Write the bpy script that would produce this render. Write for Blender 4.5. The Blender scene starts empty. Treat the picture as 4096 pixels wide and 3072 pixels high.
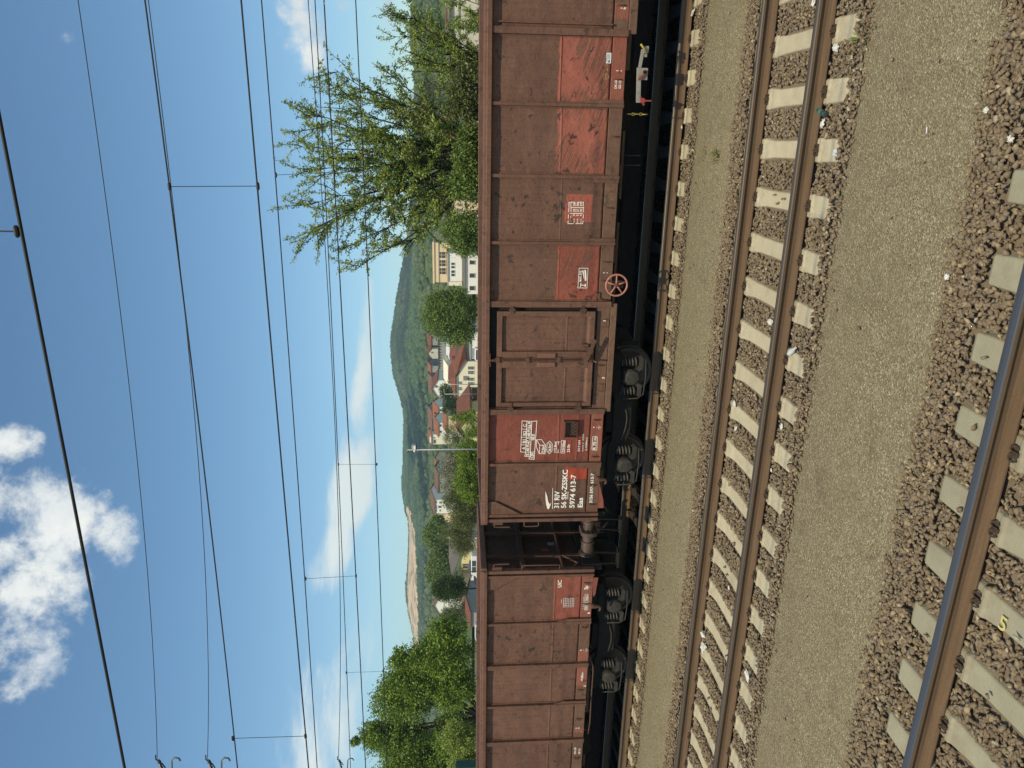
import bpy, bmesh, math, random
import numpy as np
from mathutils import Vector, Matrix, noise

S = bpy.context.scene
COL = S.collection
random.seed(11)
rng = np.random.default_rng(11)
R = math.radians

# ------------------------------------------------------------------ camera
# world: x along the tracks, y away from the train window, z up, rail heads at z = 0
FPX, YAW, PITCH, ROLL, EYE = 2900.1, 0.32326, -0.073186, -0.0046959, 3.6985
_cy, _sy, _cp, _sp = math.cos(YAW), math.sin(YAW), math.cos(PITCH), math.sin(PITCH)
CF = Vector((-_sy * _cp, _cy * _cp, _sp))
_r0 = Vector((_cy, _sy, 0))
_u0 = _r0.cross(CF)
CR = math.cos(ROLL) * _r0 + math.sin(ROLL) * _u0
CU = -math.sin(ROLL) * _r0 + math.cos(ROLL) * _u0
cam = bpy.data.cameras.new('camera')
camo = bpy.data.objects.new('camera', cam)
COL.objects.link(camo)
# the phone was turned on its side: the picture's right is the world's down
m3 = Matrix((-CU, CR, -CF)).transposed()
camo.matrix_world = Matrix.Translation((0, 0, EYE)) @ m3.to_4x4()
cam.sensor_width = 36
cam.lens = FPX / 4096 * 36
cam.clip_start = 0.05
cam.clip_end = 6000
S.camera = camo

def ray(X, Y):
    u = (1536 - Y) / FPX
    v = (X - 2048) / FPX
    return CF + CR * u - CU * v

def at(X, Y, y):
    """the point at distance y from the window seen at pixel X, Y of the photograph"""
    d = ray(X, Y)
    t = y / d.y
    return Vector((d.x * t, y, EYE + d.z * t))

def reg(x0, y0, s):
    return lambda x, y: (x0 + x * s, y0 + y * s)

# ------------------------------------------------------------------ light
SUN = Vector((0.05, -0.80, 1.23)).normalized()
sl = bpy.data.lights.new('sun', 'SUN')
sl.energy = 4.2
sl.angle = R(0.55)
sl.color = (1.0, 0.86, 0.60)
so = bpy.data.objects.new('sun', sl)
COL.objects.link(so)
so.rotation_euler = (-SUN).to_track_quat('-Z', 'Y').to_euler()
so.location = (0, -20, 30)

S.view_settings.view_transform = 'Standard'
S.view_settings.look = 'None'
S.view_settings.exposure = 0.0
S.view_settings.gamma = 1

# ------------------------------------------------------------------ node helper
class G:
    def __init__(s, nt):
        s.nt = nt
    def n(s, t, **kw):
        nd = s.nt.nodes.new(t)
        for k, v in kw.items():
            setattr(nd, k, v)
        return nd
    def link(s, a, b):
        s.nt.links.new(a, b)
    def put(s, sock, v):
        if hasattr(v, 'is_output') or hasattr(v, 'links'):
            s.link(v, sock)
        elif isinstance(v, (tuple, list, Vector)):
            v = tuple(v)
            if sock.type == 'RGBA' and len(v) == 3:
                v = v + (1,)
            sock.default_value = v
        else:
            sock.default_value = v
    def m(s, op, a, b=0.0, c=None, clamp=False):
        nd = s.n('ShaderNodeMath', operation=op, use_clamp=clamp)
        s.put(nd.inputs[0], a); s.put(nd.inputs[1], b)
        if c is not None: s.put(nd.inputs[2], c)
        return nd.outputs[0]
    def vm(s, op, a, b=(0, 0, 0), scale=None):
        nd = s.n('ShaderNodeVectorMath', operation=op)
        s.put(nd.inputs[0], a); s.put(nd.inputs[1], b)
        if scale is not None: s.put(nd.inputs['Scale'], scale)
        return nd.outputs['Value'] if op in ('DOT_PRODUCT', 'LENGTH') else nd.outputs[0]
    def mix(s, f, a, b):
        nd = s.n('ShaderNodeMix', data_type='RGBA')
        s.put(nd.inputs[0], f); s.put(nd.inputs[6], a); s.put(nd.inputs[7], b)
        return nd.outputs[2]
    def noise(s, v, scale=5, detail=4, rough=0.55, dist=0.0, col=False):
        nd = s.n('ShaderNodeTexNoise')
        if v is not None: s.link(v, nd.inputs['Vector'])
        nd.inputs['Scale'].default_value = scale
        nd.inputs['Detail'].default_value = detail
        nd.inputs['Roughness'].default_value = rough
        nd.inputs['Distortion'].default_value = dist
        return nd.outputs[1 if col else 0]
    def vor(s, v, scale=5, feature='F1', out='Distance', rand=1.0):
        nd = s.n('ShaderNodeTexVoronoi', feature=feature)
        if v is not None: s.link(v, nd.inputs['Vector'])
        nd.inputs['Scale'].default_value = scale
        nd.inputs['Randomness'].default_value = rand
        return nd.outputs[out]
    def mr(s, v, a, b, c=0.0, d=1.0, smooth=False):
        nd = s.n('ShaderNodeMapRange', interpolation_type='SMOOTHSTEP' if smooth else 'LINEAR')
        s.put(nd.inputs[0], v); s.put(nd.inputs[1], a); s.put(nd.inputs[2], b)
        s.put(nd.inputs[3], c); s.put(nd.inputs[4], d)
        return nd.outputs[0]
    def sep(s, v):
        nd = s.n('ShaderNodeSeparateXYZ'); s.link(v, nd.inputs[0]); return nd.outputs
    def comb(s, x, y, z):
        nd = s.n('ShaderNodeCombineXYZ')
        s.put(nd.inputs[0], x); s.put(nd.inputs[1], y); s.put(nd.inputs[2], z)
        return nd.outputs[0]
    def ramp(s, f, stops):
        nd = s.n('ShaderNodeValToRGB'); s.put(nd.inputs[0], f)
        e = nd.color_ramp.elements
        while len(e) < len(stops): e.new(0.5)
        for el, (p, c) in zip(e, stops):
            el.position = p; el.color = tuple(c) + (1,) if len(c) == 3 else c
        return nd.outputs[0]
    def obj(s):
        return s.n('ShaderNodeTexCoord').outputs['Object']
    def pos(s):
        return s.n('ShaderNodeNewGeometry').outputs['Position']
    def island(s):
        return s.n('ShaderNodeNewGeometry').outputs['Random Per Island']
    def bump(s, h, strength=0.3, dist=0.01):
        nd = s.n('ShaderNodeBump')
        nd.inputs['Strength'].default_value = strength
        nd.inputs['Distance'].default_value = dist
        s.link(h, nd.inputs['Height'])
        return nd.outputs[0]

def new_mat(name):
    mt = bpy.data.materials.new(name)
    mt.use_nodes = True
    nt = mt.node_tree
    b = nt.nodes['Principled BSDF']
    return mt, G(nt), b

def setp(b, base=None, rough=None, metal=None, spec=None, normal=None, g=None):
    for key, v in (('Base Color', base), ('Roughness', rough), ('Metallic', metal), ('Specular IOR Level', spec), ('Normal', normal)):
        if v is not None: g.put(b.inputs[key], v)

_mats = {}
def simple(name, c1, c2=None, scale=4.0, rough=0.8, metal=0.0, spec=0.3, bump=0.0, bscale=60.0, fine=0.25, world=False):
    if name in _mats: return _mats[name]
    mt, g, b = new_mat(name)
    p = g.pos() if world else g.obj()
    c2 = c2 or tuple(x * 0.7 for x in c1)
    f = g.mr(g.noise(p, scale, 5, 0.6), 0.35, 0.65)
    f2 = g.mr(g.noise(p, scale * 9, 3, 0.6), 0.3, 0.7)
    fac = g.m('ADD', g.m('MULTIPLY', f, 1 - fine), g.m('MULTIPLY', f2, fine))
    nrm = None
    if bump: nrm = g.bump(g.noise(p, bscale, 4), bump, 0.01)
    setp(b, g.mix(fac, c1, c2), rough, metal, spec, nrm, g)
    _mats[name] = mt
    return mt

# ------------------------------------------------------------------ sky
W = bpy.data.worlds.new('World')
S.world = W
W.use_nodes = True
wg = G(W.node_tree)
bg = W.node_tree.nodes['Background']
sky = wg.n('ShaderNodeTexSky', sky_type='NISHITA')
sky.sun_disc = False
sky.sun_elevation = math.asin(SUN.z)
sky.sun_rotation = math.atan2(SUN.x, SUN.y)
sky.altitude = 300
sky.air_density = 1.0
sky.dust_density = 0.15
sky.ozone_density = 1.3
wd = wg.n('ShaderNodeTexCoord').outputs['Generated']
bg.inputs['Strength'].default_value = 0.135
# clouds stand in fixed directions of the sky: (bearing/elevation of centre, vertical and level half-extent, weight)
def dirpx(dx, dy):
    return ray(dx * 1.8518, dy * 1.8518).normalized()
CUMULUS = [  # centre and half extents in picture units, tilt, weight
    (25, 1135, 130, 115, 0, .9), (95, 1240, 95, 88, 0, .82), (125, 1125, 85, 60, 0, .7), (240, 1150, 38, 75, 12, .75),
    (35, 965, 42, 38, 0, .8), (15, 1425, 66, 80, 0, .72),
    (640, 40, 60, 70, 0, 1.05), (672, 95, 30, 50, 0, .9), (735, 8, 18, 14, 0, .6),
    (848, 535, 16, 38, 0, .75), (845, 465, 14, 30, 0, .7), (146, 82, 14, 14, 0, .42), (838, 20, 10, 40, 0, .45)]
CIRRUS = [(785, 790, 28, 190, -5, 1.05), (755, 1050, 60, 130, -14, 1.0), (715, 1190, 45, 110, -14, .85), (705, 1560, 40, 160, -6, .12)]
def cloud_field(lst):
    tot = None
    for (px, py, rx, ry, tilt, wgt) in lst:
        c = dirpx(px, py)
        up = (Vector((0, 0, 1)) - c * c.z).normalized()
        side = up.cross(c)
        t = R(tilt)
        a1 = up * math.cos(t) + side * math.sin(t)
        a2 = side * math.cos(t) - up * math.sin(t)
        k = FPX / 1.8518
        fa = wg.m('MULTIPLY', wg.vm('DOT_PRODUCT', wd, tuple(a1)), k / rx)
        fb = wg.m('MULTIPLY', wg.vm('DOT_PRODUCT', wd, tuple(a2)), k / ry)
        r2 = wg.m('ADD', wg.m('MULTIPLY', fa, fa), wg.m('MULTIPLY', fb, fb))
        front = wg.m('GREATER_THAN', wg.vm('DOT_PRODUCT', wd, tuple(c)), 0.5)
        v = wg.m('MULTIPLY', wg.m('MULTIPLY', wg.m('SUBTRACT', 1.0, r2), wgt), front)
        v = wg.m('MAXIMUM', v, -3.5)
        tot = v if tot is None else wg.m('MAXIMUM', tot, v)
    return tot
n1 = wg.noise(wd, 10, 10, 0.66, 0.12)
cum = wg.m('ADD', cloud_field(CUMULUS), wg.m('MULTIPLY', wg.m('SUBTRACT', n1, 0.5), 6.2))
cumf = wg.mr(cum, 0.0, 1.25, 0, 1, True)
sx = wg.sep(wd)
wst = wg.comb(wg.m('MULTIPLY', sx[0], 0.45), wg.m('MULTIPLY', sx[1], 0.45), wg.m('MULTIPLY', sx[2], 1.5))
n2 = wg.noise(wst, 11, 9, 0.6, 0.4)
cir = wg.m('ADD', cloud_field(CIRRUS), wg.m('MULTIPLY', wg.m('SUBTRACT', n2, 0.5), 3.6))
cirf = wg.m('MULTIPLY', wg.mr(cir, -0.1, 0.95, 0, 1, True), 0.9)
shade = wg.mr(wg.noise(wd, 14, 5, 0.6), 0.35, 0.65)
ccol = wg.mix(shade, (5.0, 5.5, 5.9), (7.4, 7.5, 7.1))
tone = wg.n('ShaderNodeHueSaturation')
tone.inputs['Saturation'].default_value = 1.12
wg.link(sky.outputs[0], tone.inputs['Color'])
skyc = wg.vm('MULTIPLY', tone.outputs[0], (.93, 1.06, 1.02))
skyc = wg.mix(cirf, skyc, (6.9, 7.4, 7.1))
skyc = wg.mix(cumf, skyc, ccol)
wg.link(skyc, bg.inputs['Color'])

# ------------------------------------------------------------------ mesh helper
def tag(o, label=None, cat=None, group=None, kind=None):
    if label: o['label'] = label
    if cat: o['category'] = cat
    if group: o['group'] = group
    if kind: o['kind'] = kind
    return o

def thing(name, label, cat, loc=(0, 0, 0), group=None):
    o = bpy.data.objects.new(name, None)
    o.empty_display_size = 0.2
    COL.objects.link(o)
    o.location = loc
    return tag(o, label, cat, group)

def raw_mesh(name, V, F, loops=None):
    """V (n,3) array, F (m,k) array of equal-sized faces"""
    me = bpy.data.meshes.new(name)
    V = np.asarray(V, np.float32); F = np.asarray(F, np.int32)
    m, k = F.shape
    me.vertices.add(len(V)); me.vertices.foreach_set('co', V.ravel())
    me.loops.add(m * k); me.loops.foreach_set('vertex_index', F.ravel())
    me.polygons.add(m)
    me.polygons.foreach_set('loop_start', np.arange(0, m * k, k, dtype=np.int32))
    me.polygons.foreach_set('loop_total', np.full(m, k, np.int32))
    me.update(calc_edges=True)
    return me

def link(name, me, mat=None, parent=None, loc=None, smooth=False, bevel=0.0):
    o = bpy.data.objects.new(name, me)
    COL.objects.link(o)
    if mat is not None:
        for mm in (mat if isinstance(mat, (list, tuple)) else [mat]): me.materials.append(mm)
    if parent is not None: o.parent = parent
    if loc is not None: o.location = loc
    if smooth:
        me.polygons.foreach_set('use_smooth', np.ones(len(me.polygons), bool))
    if bevel:
        bv = o.modifiers.new('bevel', 'BEVEL'); bv.width = bevel; bv.segments = 1
        bv.limit_method = 'ANGLE'; bv.angle_limit = R(40)
    return o

class MB:
    """collects shapes into one mesh"""
    def __init__(s): s.v = []; s.f = []; s.mi = []; s.cur = 0
    def add(s, vs, fs):
        o = len(s.v)
        s.v += [tuple(v) for v in vs]
        s.f += [tuple(i + o for i in f) for f in fs]
        s.mi += [s.cur] * len(fs)
        return s
    def box(s, x0, x1, y0, y1, z0, z1):
        vs = [(x, y, z) for z in (z0, z1) for y in (y0, y1) for x in (x0, x1)]
        return s.add(vs, [(0, 2, 3, 1), (4, 5, 7, 6), (0, 1, 5, 4), (2, 6, 7, 3), (0, 4, 6, 2), (1, 3, 7, 5)])
    def bar(s, p, q, w, d, up=(0, 0, 1)):
        p = Vector(p); q = Vector(q); t = (q - p).normalized(); up = Vector(up)
        a = t.cross(up)
        if a.length < 1e-4: a = t.cross(Vector((1, 0, 0)))
        a.normalize(); b = a.cross(t)
        vs = []
        for c in (p, q):
            for i, j in ((-1, -1), (1, -1), (1, 1), (-1, 1)): vs.append(c + a * i * w / 2 + b * j * d / 2)
        return s.add(vs, [(0, 1, 2, 3), (7, 6, 5, 4), (0, 4, 5, 1), (1, 5, 6, 2), (2, 6, 7, 3), (3, 7, 4, 0)])
    def tube(s, pts, r, n=8, cap=True):
        pts = [Vector(p) for p in pts]
        rs = r if isinstance(r, (list, tuple)) else [r] * len(pts)
        vs = []; fs = []
        pa = None
        for i, p in enumerate(pts):
            t = (pts[min(i + 1, len(pts) - 1)] - pts[max(i - 1, 0)]).normalized()
            if pa is None:
                a = t.cross(Vector((0, 0, 1)))
                if a.length < 0.05: a = t.cross(Vector((1, 0, 0)))
            else:
                a = pa - t * pa.dot(t)
            a.normalize(); pa = a; b = t.cross(a)
            for k in range(n):
                w = 2 * math.pi * k / n
                vs.append(p + (a * math.cos(w) + b * math.sin(w)) * rs[i])
        for i in range(len(pts) - 1):
            for k in range(n):
                fs.append((i * n + k, i * n + (k + 1) % n, (i + 1) * n + (k + 1) % n, (i + 1) * n + k))
        if cap:
            fs.append(tuple(range(n))[::-1]); fs.append(tuple(range((len(pts) - 1) * n, len(pts) * n)))
        return s.add(vs, fs)
    def prism(s, poly, axis, a0, a1):
        """poly of 2-D points swept along axis ('x','y','z') from a0 to a1"""
        def p3(p, a):
            return (a, p[0], p[1]) if axis == 'x' else ((p[0], a, p[1]) if axis == 'y' else (p[0], p[1], a))
        n = len(poly)
        vs = [p3(p, a0) for p in poly] + [p3(p, a1) for p in poly]
        fs = [tuple(range(n))[::-1], tuple(range(n, 2 * n))] + [(i, (i + 1) % n, n + (i + 1) % n, n + i) for i in range(n)]
        return s.add(vs, fs)
    def lathe(s, c, axis, prof, n=20):
        """prof of (distance along axis, radius)"""
        ax = Vector(axis).normalized()
        a = ax.cross(Vector((0, 0, 1)))
        if a.length < 0.05: a = ax.cross(Vector((1, 0, 0)))
        a.normalize(); b = ax.cross(a); c = Vector(c)
        vs = []; fs = []
        for (h, r) in prof:
            for k in range(n):
                w = 2 * math.pi * k / n
                vs.append(c + ax * h + (a * math.cos(w) + b * math.sin(w)) * r)
        for i in range(len(prof) - 1):
            for k in range(n): fs.append((i * n + k, i * n + (k + 1) % n, (i + 1) * n + (k + 1) % n, (i + 1) * n + k))
        fs.append(tuple(range(n))[::-1]); fs.append(tuple(range((len(prof) - 1) * n, len(prof) * n)))
        return s.add(vs, fs)
    def mesh(s, name):
        me = bpy.data.meshes.new(name)
        me.from_pydata(s.v, [], s.f)
        if any(s.mi): me.polygons.foreach_set('material_index', np.array(s.mi, np.int32))
        bm = bmesh.new(); bm.from_mesh(me)
        bmesh.ops.recalc_face_normals(bm, faces=bm.faces)
        bm.to_mesh(me); bm.free()
        me.update()
        return me
    def build(s, name, mat, parent=None, loc=None, smooth=False, bevel=0.0):
        me = s.mesh(name)
        o = link(name, me, mat, parent, loc, smooth, bevel)
        if smooth == 'auto':
            try: me.set_sharp_from_angle(angle=R(40))
            except Exception: pass
        return o

# ------------------------------------------------------------------ ground materials
def gravel_mat():
    mt, g, b = new_mat('fine_gravel')
    p = g.pos()
    v1 = g.vor(p, 75, 'F1', 'Color'); h1 = g.vor(p, 75)
    v2 = g.vor(p, 150, 'F1', 'Color'); h2 = g.vor(p, 34)
    r1 = g.sep(v1)[0]; r2 = g.sep(v2)[0]
    c = g.ramp(g.m('ADD', g.m('MULTIPLY', r1, .6), g.m('MULTIPLY', r2, .4)),
               [(0.0, (.070, .058, .031)), (.3, (.170, .143, .087)), (.6, (.240, .203, .128)), (.82, (.35, .305, .20)), (1.0, (.68, .64, .48))])
    big = g.mr(g.noise(p, 1.3, 5, .6), .35, .7)
    c = g.mix(g.m('MULTIPLY', big, .35), c, (.20, .172, .105))
    dk = g.mr(g.noise(g.vm('ADD', p, (4, 4, 0)), 2.6, 6, .7), .54, .70)
    c = g.mix(g.m('MULTIPLY', dk, .38), c, (.105, .088, .055))
    sp = g.mr(g.noise(p, 15, 5, .7), .58, .70)
    c = g.mix(g.m('MULTIPLY', sp, .35), c, (.13, .11, .07))
    st = g.mr(g.noise(p, 4.5, 4, .6), .55, .75)
    c = g.mix(g.m('MULTIPLY', st, .30), c, (.34, .31, .21))
    h = g.m('ADD', g.m('MULTIPLY', h1, 1.0), g.m('MULTIPLY', h2, .6))
    setp(b, c, .95, 0, .15, g.bump(h, .8, .012), g)
    return mt
def stone_mat():
    mt, g, b = new_mat('ballast_stone')
    i = g.island()
    p = g.pos()
    c = g.ramp(i, [(0, (.140, .104, .068)), (.3, (.185, .140, .092)), (.55, (.23, .178, .118)), (.75, (.195, .165, .122)), (.9, (.28, .23, .15)), (.97, (.34, .26, .14)), (1.0, (.46, .41, .30))])
    n = g.mr(g.noise(p, 38, 4), .3, .7)
    c = g.mix(g.m('MULTIPLY', n, .35), c, (.20, .15, .10))
    setp(b, c, .9, 0, .2, g.bump(g.noise(p, 160, 3), .10, .003), g)
    return mt
def concrete_mat(name, c1, c2):
    mt, g, b = new_mat(name)
    p = g.pos()
    n = g.mr(g.noise(p, 5, 6, .65), .3, .7)
    f = g.mr(g.noise(p, 70, 4, .6), .35, .65)
    c = g.mix(n, c1, c2)
    c = g.mix(g.m('MULTIPLY', f, .22), c, tuple(x * .72 for x in c1))
    pit = g.mr(g.vor(p, 46), .0, .12, 1, 0)
    c = g.mix(g.m('MULTIPLY', pit, .25), c, (.2, .18, .14))
    st = g.mr(g.noise(p, 2.2, 3), .58, .72)
    c = g.mix(g.m('MULTIPLY', st, .35), c, (.27, .22, .15))
    # rust bled from the rail seats, soot between the rails; every sleeper a little different
    y = g.m('ABSOLUTE', g.m('ADD', g.sep(g.obj())[1], .036))
    seat = g.mr(g.m('ABSOLUTE', g.m('SUBTRACT', y, .7535)), .10, .34, 1, 0, True)
    c = g.mix(g.m('MULTIPLY', seat, g.mr(g.noise(p, 11, 5, .65), .36, .66, 0, .55)), c, (.20, .135, .082))
    c = g.mix(g.m('MULTIPLY', g.mr(g.noise(p, 3.4, 5, .7), .52, .70), .35), c, (.22, .19, .14))
    oi = g.n('ShaderNodeObjectInfo').outputs['Random']
    c = g.mix(g.m('MULTIPLY', oi, .30), c, tuple(v * .74 for v in c1))
    setp(b, c, .88, 0, .25, g.bump(g.m('ADD', f, g.noise(p, 24, 5, .7)), .25, .006), g)
    return mt
def rail_mat():
    mt, g, b = new_mat('rail_rust')
    p = g.pos(); s = g.sep(p)
    st = g.comb(g.m('MULTIPLY', s[0], .5), g.m('MULTIPLY', s[1], 14), g.m('MULTIPLY', s[2], 14))
    n = g.mr(g.noise(st, 3, 6, .6), .3, .7)
    c = g.mix(n, (.098, .061, .034), (.150, .096, .056))
    f = g.mr(g.noise(p, 55, 4), .4, .7)
    c = g.mix(g.m('MULTIPLY', f, .3), c, (.075, .045, .030))
    setp(b, c, .78, 0, .3, g.bump(g.noise(p, 120, 3), .15, .003), g)
    return mt
def head_mat(nm='rail_head', c1=(.135, .110, .082), c2=(.085, .080, .078), ro=.45, me=.45):
    mt, g, b = new_mat(nm)
    p = g.pos(); s = g.sep(p)
    st = g.comb(g.m('MULTIPLY', s[0], .15), g.m('MULTIPLY', s[1], 55), 0.0)
    n = g.mr(g.noise(st, 4, 5, .6), .35, .65)
    c = g.mix(n, c1, c2)
    setp(b, c, ro, me, .45, None, g)
    return mt
M_GRAVEL = gravel_mat(); M_STONE = stone_mat()
M_CONC = concrete_mat('concrete_pale', (.44, .395, .275), (.51, .465, .335))
M_CONC2 = concrete_mat('concrete_grey', (.30, .283, .200), (.37, .352, .255))
M_STONE2 = simple('ballast_shade', (.014, .011, .009), (.026, .020, .015), 6, 1.0, 0, .0, world=True)  # near black: the wagons' shade put into the stone and bed colour
M_RUST = rail_mat(); M_HEAD = head_mat(); M_HEAD2 = head_mat('rail_head_polished_sky', (.12, .13, .145), (.075, .082, .095), .38, .5)  # near rail: sky reflection tinted into the head colour
M_CLIP = simple('clip_rust', (.085, .060, .043), (.050, .036, .027), 30, .85, 0, .2)
M_SOIL = simple('ballast_bed', (.165, .132, .092), (.21, .168, .12), 14, .95, 0, .1, .5, 40, world=True)

def ground_mat():
    mt, g, b = new_mat('ground_soil')
    p = g.pos()
    n = g.mr(g.noise(p, .09, 6, .6), .4, .6)
    f = g.mr(g.noise(p, 2.5, 5, .6), .3, .7)
    c = g.mix(n, (.085, .11, .035), (.16, .14, .085))
    c = g.mix(g.m('MULTIPLY', f, .4), c, (.06, .075, .028))
    setp(b, c, .95, 0, .1, None, g)
    return mt
gd = MB(); gd.add([(-3000, -130, -.42), (1800, -130, -.42), (1800, 2200, -.42), (-3000, 2200, -.42)], [(0, 1, 2, 3)])
tag(gd.build('ground', ground_mat()), kind='structure')

# ------------------------------------------------------------------ track beds and walkways
OWN, MID, FAR = 3.767, 8.867, 13.905      # track centre lines
G2 = 1.507 / 2
def wav(x, s, a=.05):
    return a * (noise.noise((x * .9, s, 0)) + .6 * noise.noise((x * 2.7, s, 5)))
def strip(name, y0, y1, z0, z1, zc, mat, x0=-30, x1=14, s0=1, s1=2, step=.12):
    nx = int((x1 - x0) / step); ny = max(10, int((y1 - y0) / .09))
    V = []
    for i in range(nx + 1):
        x = x0 + (x1 - x0) * i / nx
        a = y0 + wav(x, s0); b = y1 + wav(x, s1)
        for j in range(ny + 1):
            t = j / ny; y = a + (b - a) * t
            z = z0 + (z1 - z0) * t + zc * (1 - (2 * t - 1) ** 2)
            z += .008 * noise.noise((x * 2.2, y * 2.2, 3)) + .004 * noise.noise((x * 9, y * 9, 1))
            V.append((x, y, z))
    F = [(i * (ny + 1) + j, (i + 1) * (ny + 1) + j, (i + 1) * (ny + 1) + j + 1, i * (ny + 1) + j + 1) for i in range(nx) for j in range(ny)]
    return link(name, raw_mesh(name, V, F), mat, smooth=True)
tag(strip('walkway_gravel', 5.46, 7.44, -.235, -.235, .055, M_GRAVEL, s0=1, s1=2), kind='structure')
tag(strip('walkway_gravel', 10.58, 12.46, -.235, -.235, .055, M_GRAVEL, s0=3, s1=4), kind='structure')
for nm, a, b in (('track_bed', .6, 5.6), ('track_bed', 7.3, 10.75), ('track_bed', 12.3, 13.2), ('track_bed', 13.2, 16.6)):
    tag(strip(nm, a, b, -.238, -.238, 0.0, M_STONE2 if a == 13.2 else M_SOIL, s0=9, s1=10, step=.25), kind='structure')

tag(strip('added_shade_bank', 16.5, 30, -.24, -.02, .06, M_STONE2, step=.5, s0=20, s1=21), kind='structure')  # raised ground added so the view under the wagons meets only shade
# ------------------------------------------------------------------ rails
def rail_profile():
    h = [(-.037, -.014), (-.031, -.003), (-.012, 0), (.012, 0), (.031, -.003), (.037, -.014), (.037, -.040), (.010, -.048), (.0075, -.070), (.0075, -.120), (.016, -.138), (.050, -.152), (.075, -.161), (.075, -.172)]
    return h + [(-x, z) for x, z in h[::-1] if not (z > -.0395)]
RP = rail_profile()
def rail(y, label, x0=-42, x1=16, head=None):
    b = MB()
    pr = [(y + a, z) for a, z in RP]
    n = len(pr)
    xs = [x0 + (x1 - x0) * i / 29 for i in range(30)]
    vs = [(x, p[0], p[1]) for x in xs for p in pr]
    fs = []; mi = []
    for i in range(29):
        for k in range(n):
            fs.append((i * n + k, i * n + (k + 1) % n, (i + 1) * n + (k + 1) % n, (i + 1) * n + k))
            mi.append(1 if k < 5 else 0)
    b.add(vs, fs); b.mi = mi
    b.cur = 0; b.add([vs[k] for k in range(n)], [tuple(range(n))]); b.add([vs[29 * n + k] for k in range(n)], [tuple(range(n))])
    o = b.build('rail', [M_RUST, head or M_HEAD])
    return tag(o, label, 'rail', 'steel rails of the three tracks')
rail(OWN + G2 - .036, 'rusty steel rail nearest to the window, crossing the bottom right corner', head=M_HEAD2)
rail(OWN - G2 - .036, 'rail on the window side of the nearest track, just out of the picture')
rail(MID - G2 - .036, 'near rail of the empty middle track, walkway gravel on its window side')
rail(MID + G2 - .036, 'far rail of the empty middle track, beside the narrower walkway')
rail(FAR - G2 - .036, 'near rail under the brown wagons, banded by their shadow')
rail(FAR + G2 - .036, 'far rail under the wagons, a thin line in their black shadow')

# ------------------------------------------------------------------ sleepers
SLZ = -.178
def sleeper_mesh():
    st = [(-1.30, .100, -.035), (-1.27, .112, -.022), (-.96, .120, -.014), (-.945, .122, .006), (-.925, .122, .006), (-.91, .122, -.004), (-.60, .122, -.004), (-.585, .122, .006), (-.56, .122, .006), (-.54, .118, -.012), (-.35, .100, -.034), (0, .098, -.040)]
    st = st + [(-a, w, z) for a, w, z in st[-2::-1]]
    V = []; F = []
    for (y, w, z) in st:
        V += [(-w - .045, y, -.21), (-w - .012, y, z - .035), (-w, y, z - .008), (-w + .010, y, z), (w - .010, y, z), (w, y, z - .008), (w + .012, y, z - .035), (w + .045, y, -.21)]
    n = len(st)
    for i in range(n - 1):
        for k in range(7): F.append((i * 8 + k, (i + 1) * 8 + k, (i + 1) * 8 + k + 1, i * 8 + k + 1))
    b = MB(); b.add(V, F)
    b.add([V[k] for k in range(8)], [tuple(range(8))]); b.add([V[(n - 1) * 8 + k] for k in range(8)], [tuple(range(8))[::-1]])
    return b.mesh('sleeper')
def clip_mesh():
    """tension clamp with its screw and angled guide plate; rail on +y side"""
    b = MB()
    b.box(-.055, .055, -.040, .028, -.004, .008)
    for sx in (-1, 1):
        pts = [(sx * .018, -.045, .030), (sx * .018, .005, .040), (sx * .035, .035, .036), (sx * .060, .030, .034), (sx * .072, .0, .034), (sx * .066, -.028, .028), (sx * .05, -.046, .022)]
        b.tube(pts, .0085, 6)
    b.bar((-.02, -.046, .03), (.02, -.046, .03), .016, .016)
    b.lathe((0, -.012, .012), (0, 0, 1), [(0, .021), (.036, .021), (.036, .017), (.050, .017), (.062, .014), (.062, .0)], 6)
    return b.mesh('clip')
def shade_conc_mat():
    mt = M_CONC.copy(); mt.name = 'concrete_painted_shade'
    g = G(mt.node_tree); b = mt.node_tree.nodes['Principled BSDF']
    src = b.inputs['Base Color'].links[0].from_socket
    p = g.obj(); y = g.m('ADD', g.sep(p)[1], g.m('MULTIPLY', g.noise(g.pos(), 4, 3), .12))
    g.link(g.mix(g.mr(y, -.72, -.66), src, (.032, .027, .022)), b.inputs['Base Color'])  # wagon shade painted in, near black inward of the near rail
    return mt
ME_SLEEP = sleeper_mesh(); ME_SLEEP2 = ME_SLEEP.copy(); ME_SLEEP3 = ME_SLEEP.copy(); ME_SLEEP3.materials.append(shade_conc_mat())
ME_SLEEP.materials.append(M_CONC); ME_SLEEP2.materials.append(M_CONC2)
ME_CLIP = clip_mesh(); ME_CLIP.materials.append(M_CLIP)
ORD = ['', 'first', 'second', 'third', 'fourth', 'fifth', 'sixth', 'seventh', 'eighth', 'ninth', 'tenth', 'eleventh', 'twelfth', 'thirteenth', 'fourteenth', 'fifteenth', 'sixteenth', 'seventeenth', 'eighteenth', 'nineteenth', 'twentieth', 'twenty-first', 'twenty-second', 'twenty-third', 'twenty-fourth', 'twenty-fifth', 'twenty-sixth', 'twenty-seventh', 'twenty-eighth']
SLEEPERS = []
def sleeper(x, yc, label, group, me):
    t = thing('sleeper', label, 'sleeper', (x, yc, SLZ), group)
    t.rotation_euler = (0, 0, random.gauss(0, .006))
    link('concrete_block', me, None, t)
    for s in (-1, 1):
        for q in (-1, 1):
            o = link('rail_clip', ME_CLIP, None, t, (0, s * G2 - .036 + q * .102, -.003)); o.scale = (.85, .85, .85)
            if q > 0: o.rotation_euler = (0, 0, math.pi)
    SLEEPERS.append((x, yc))
    return t
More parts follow.
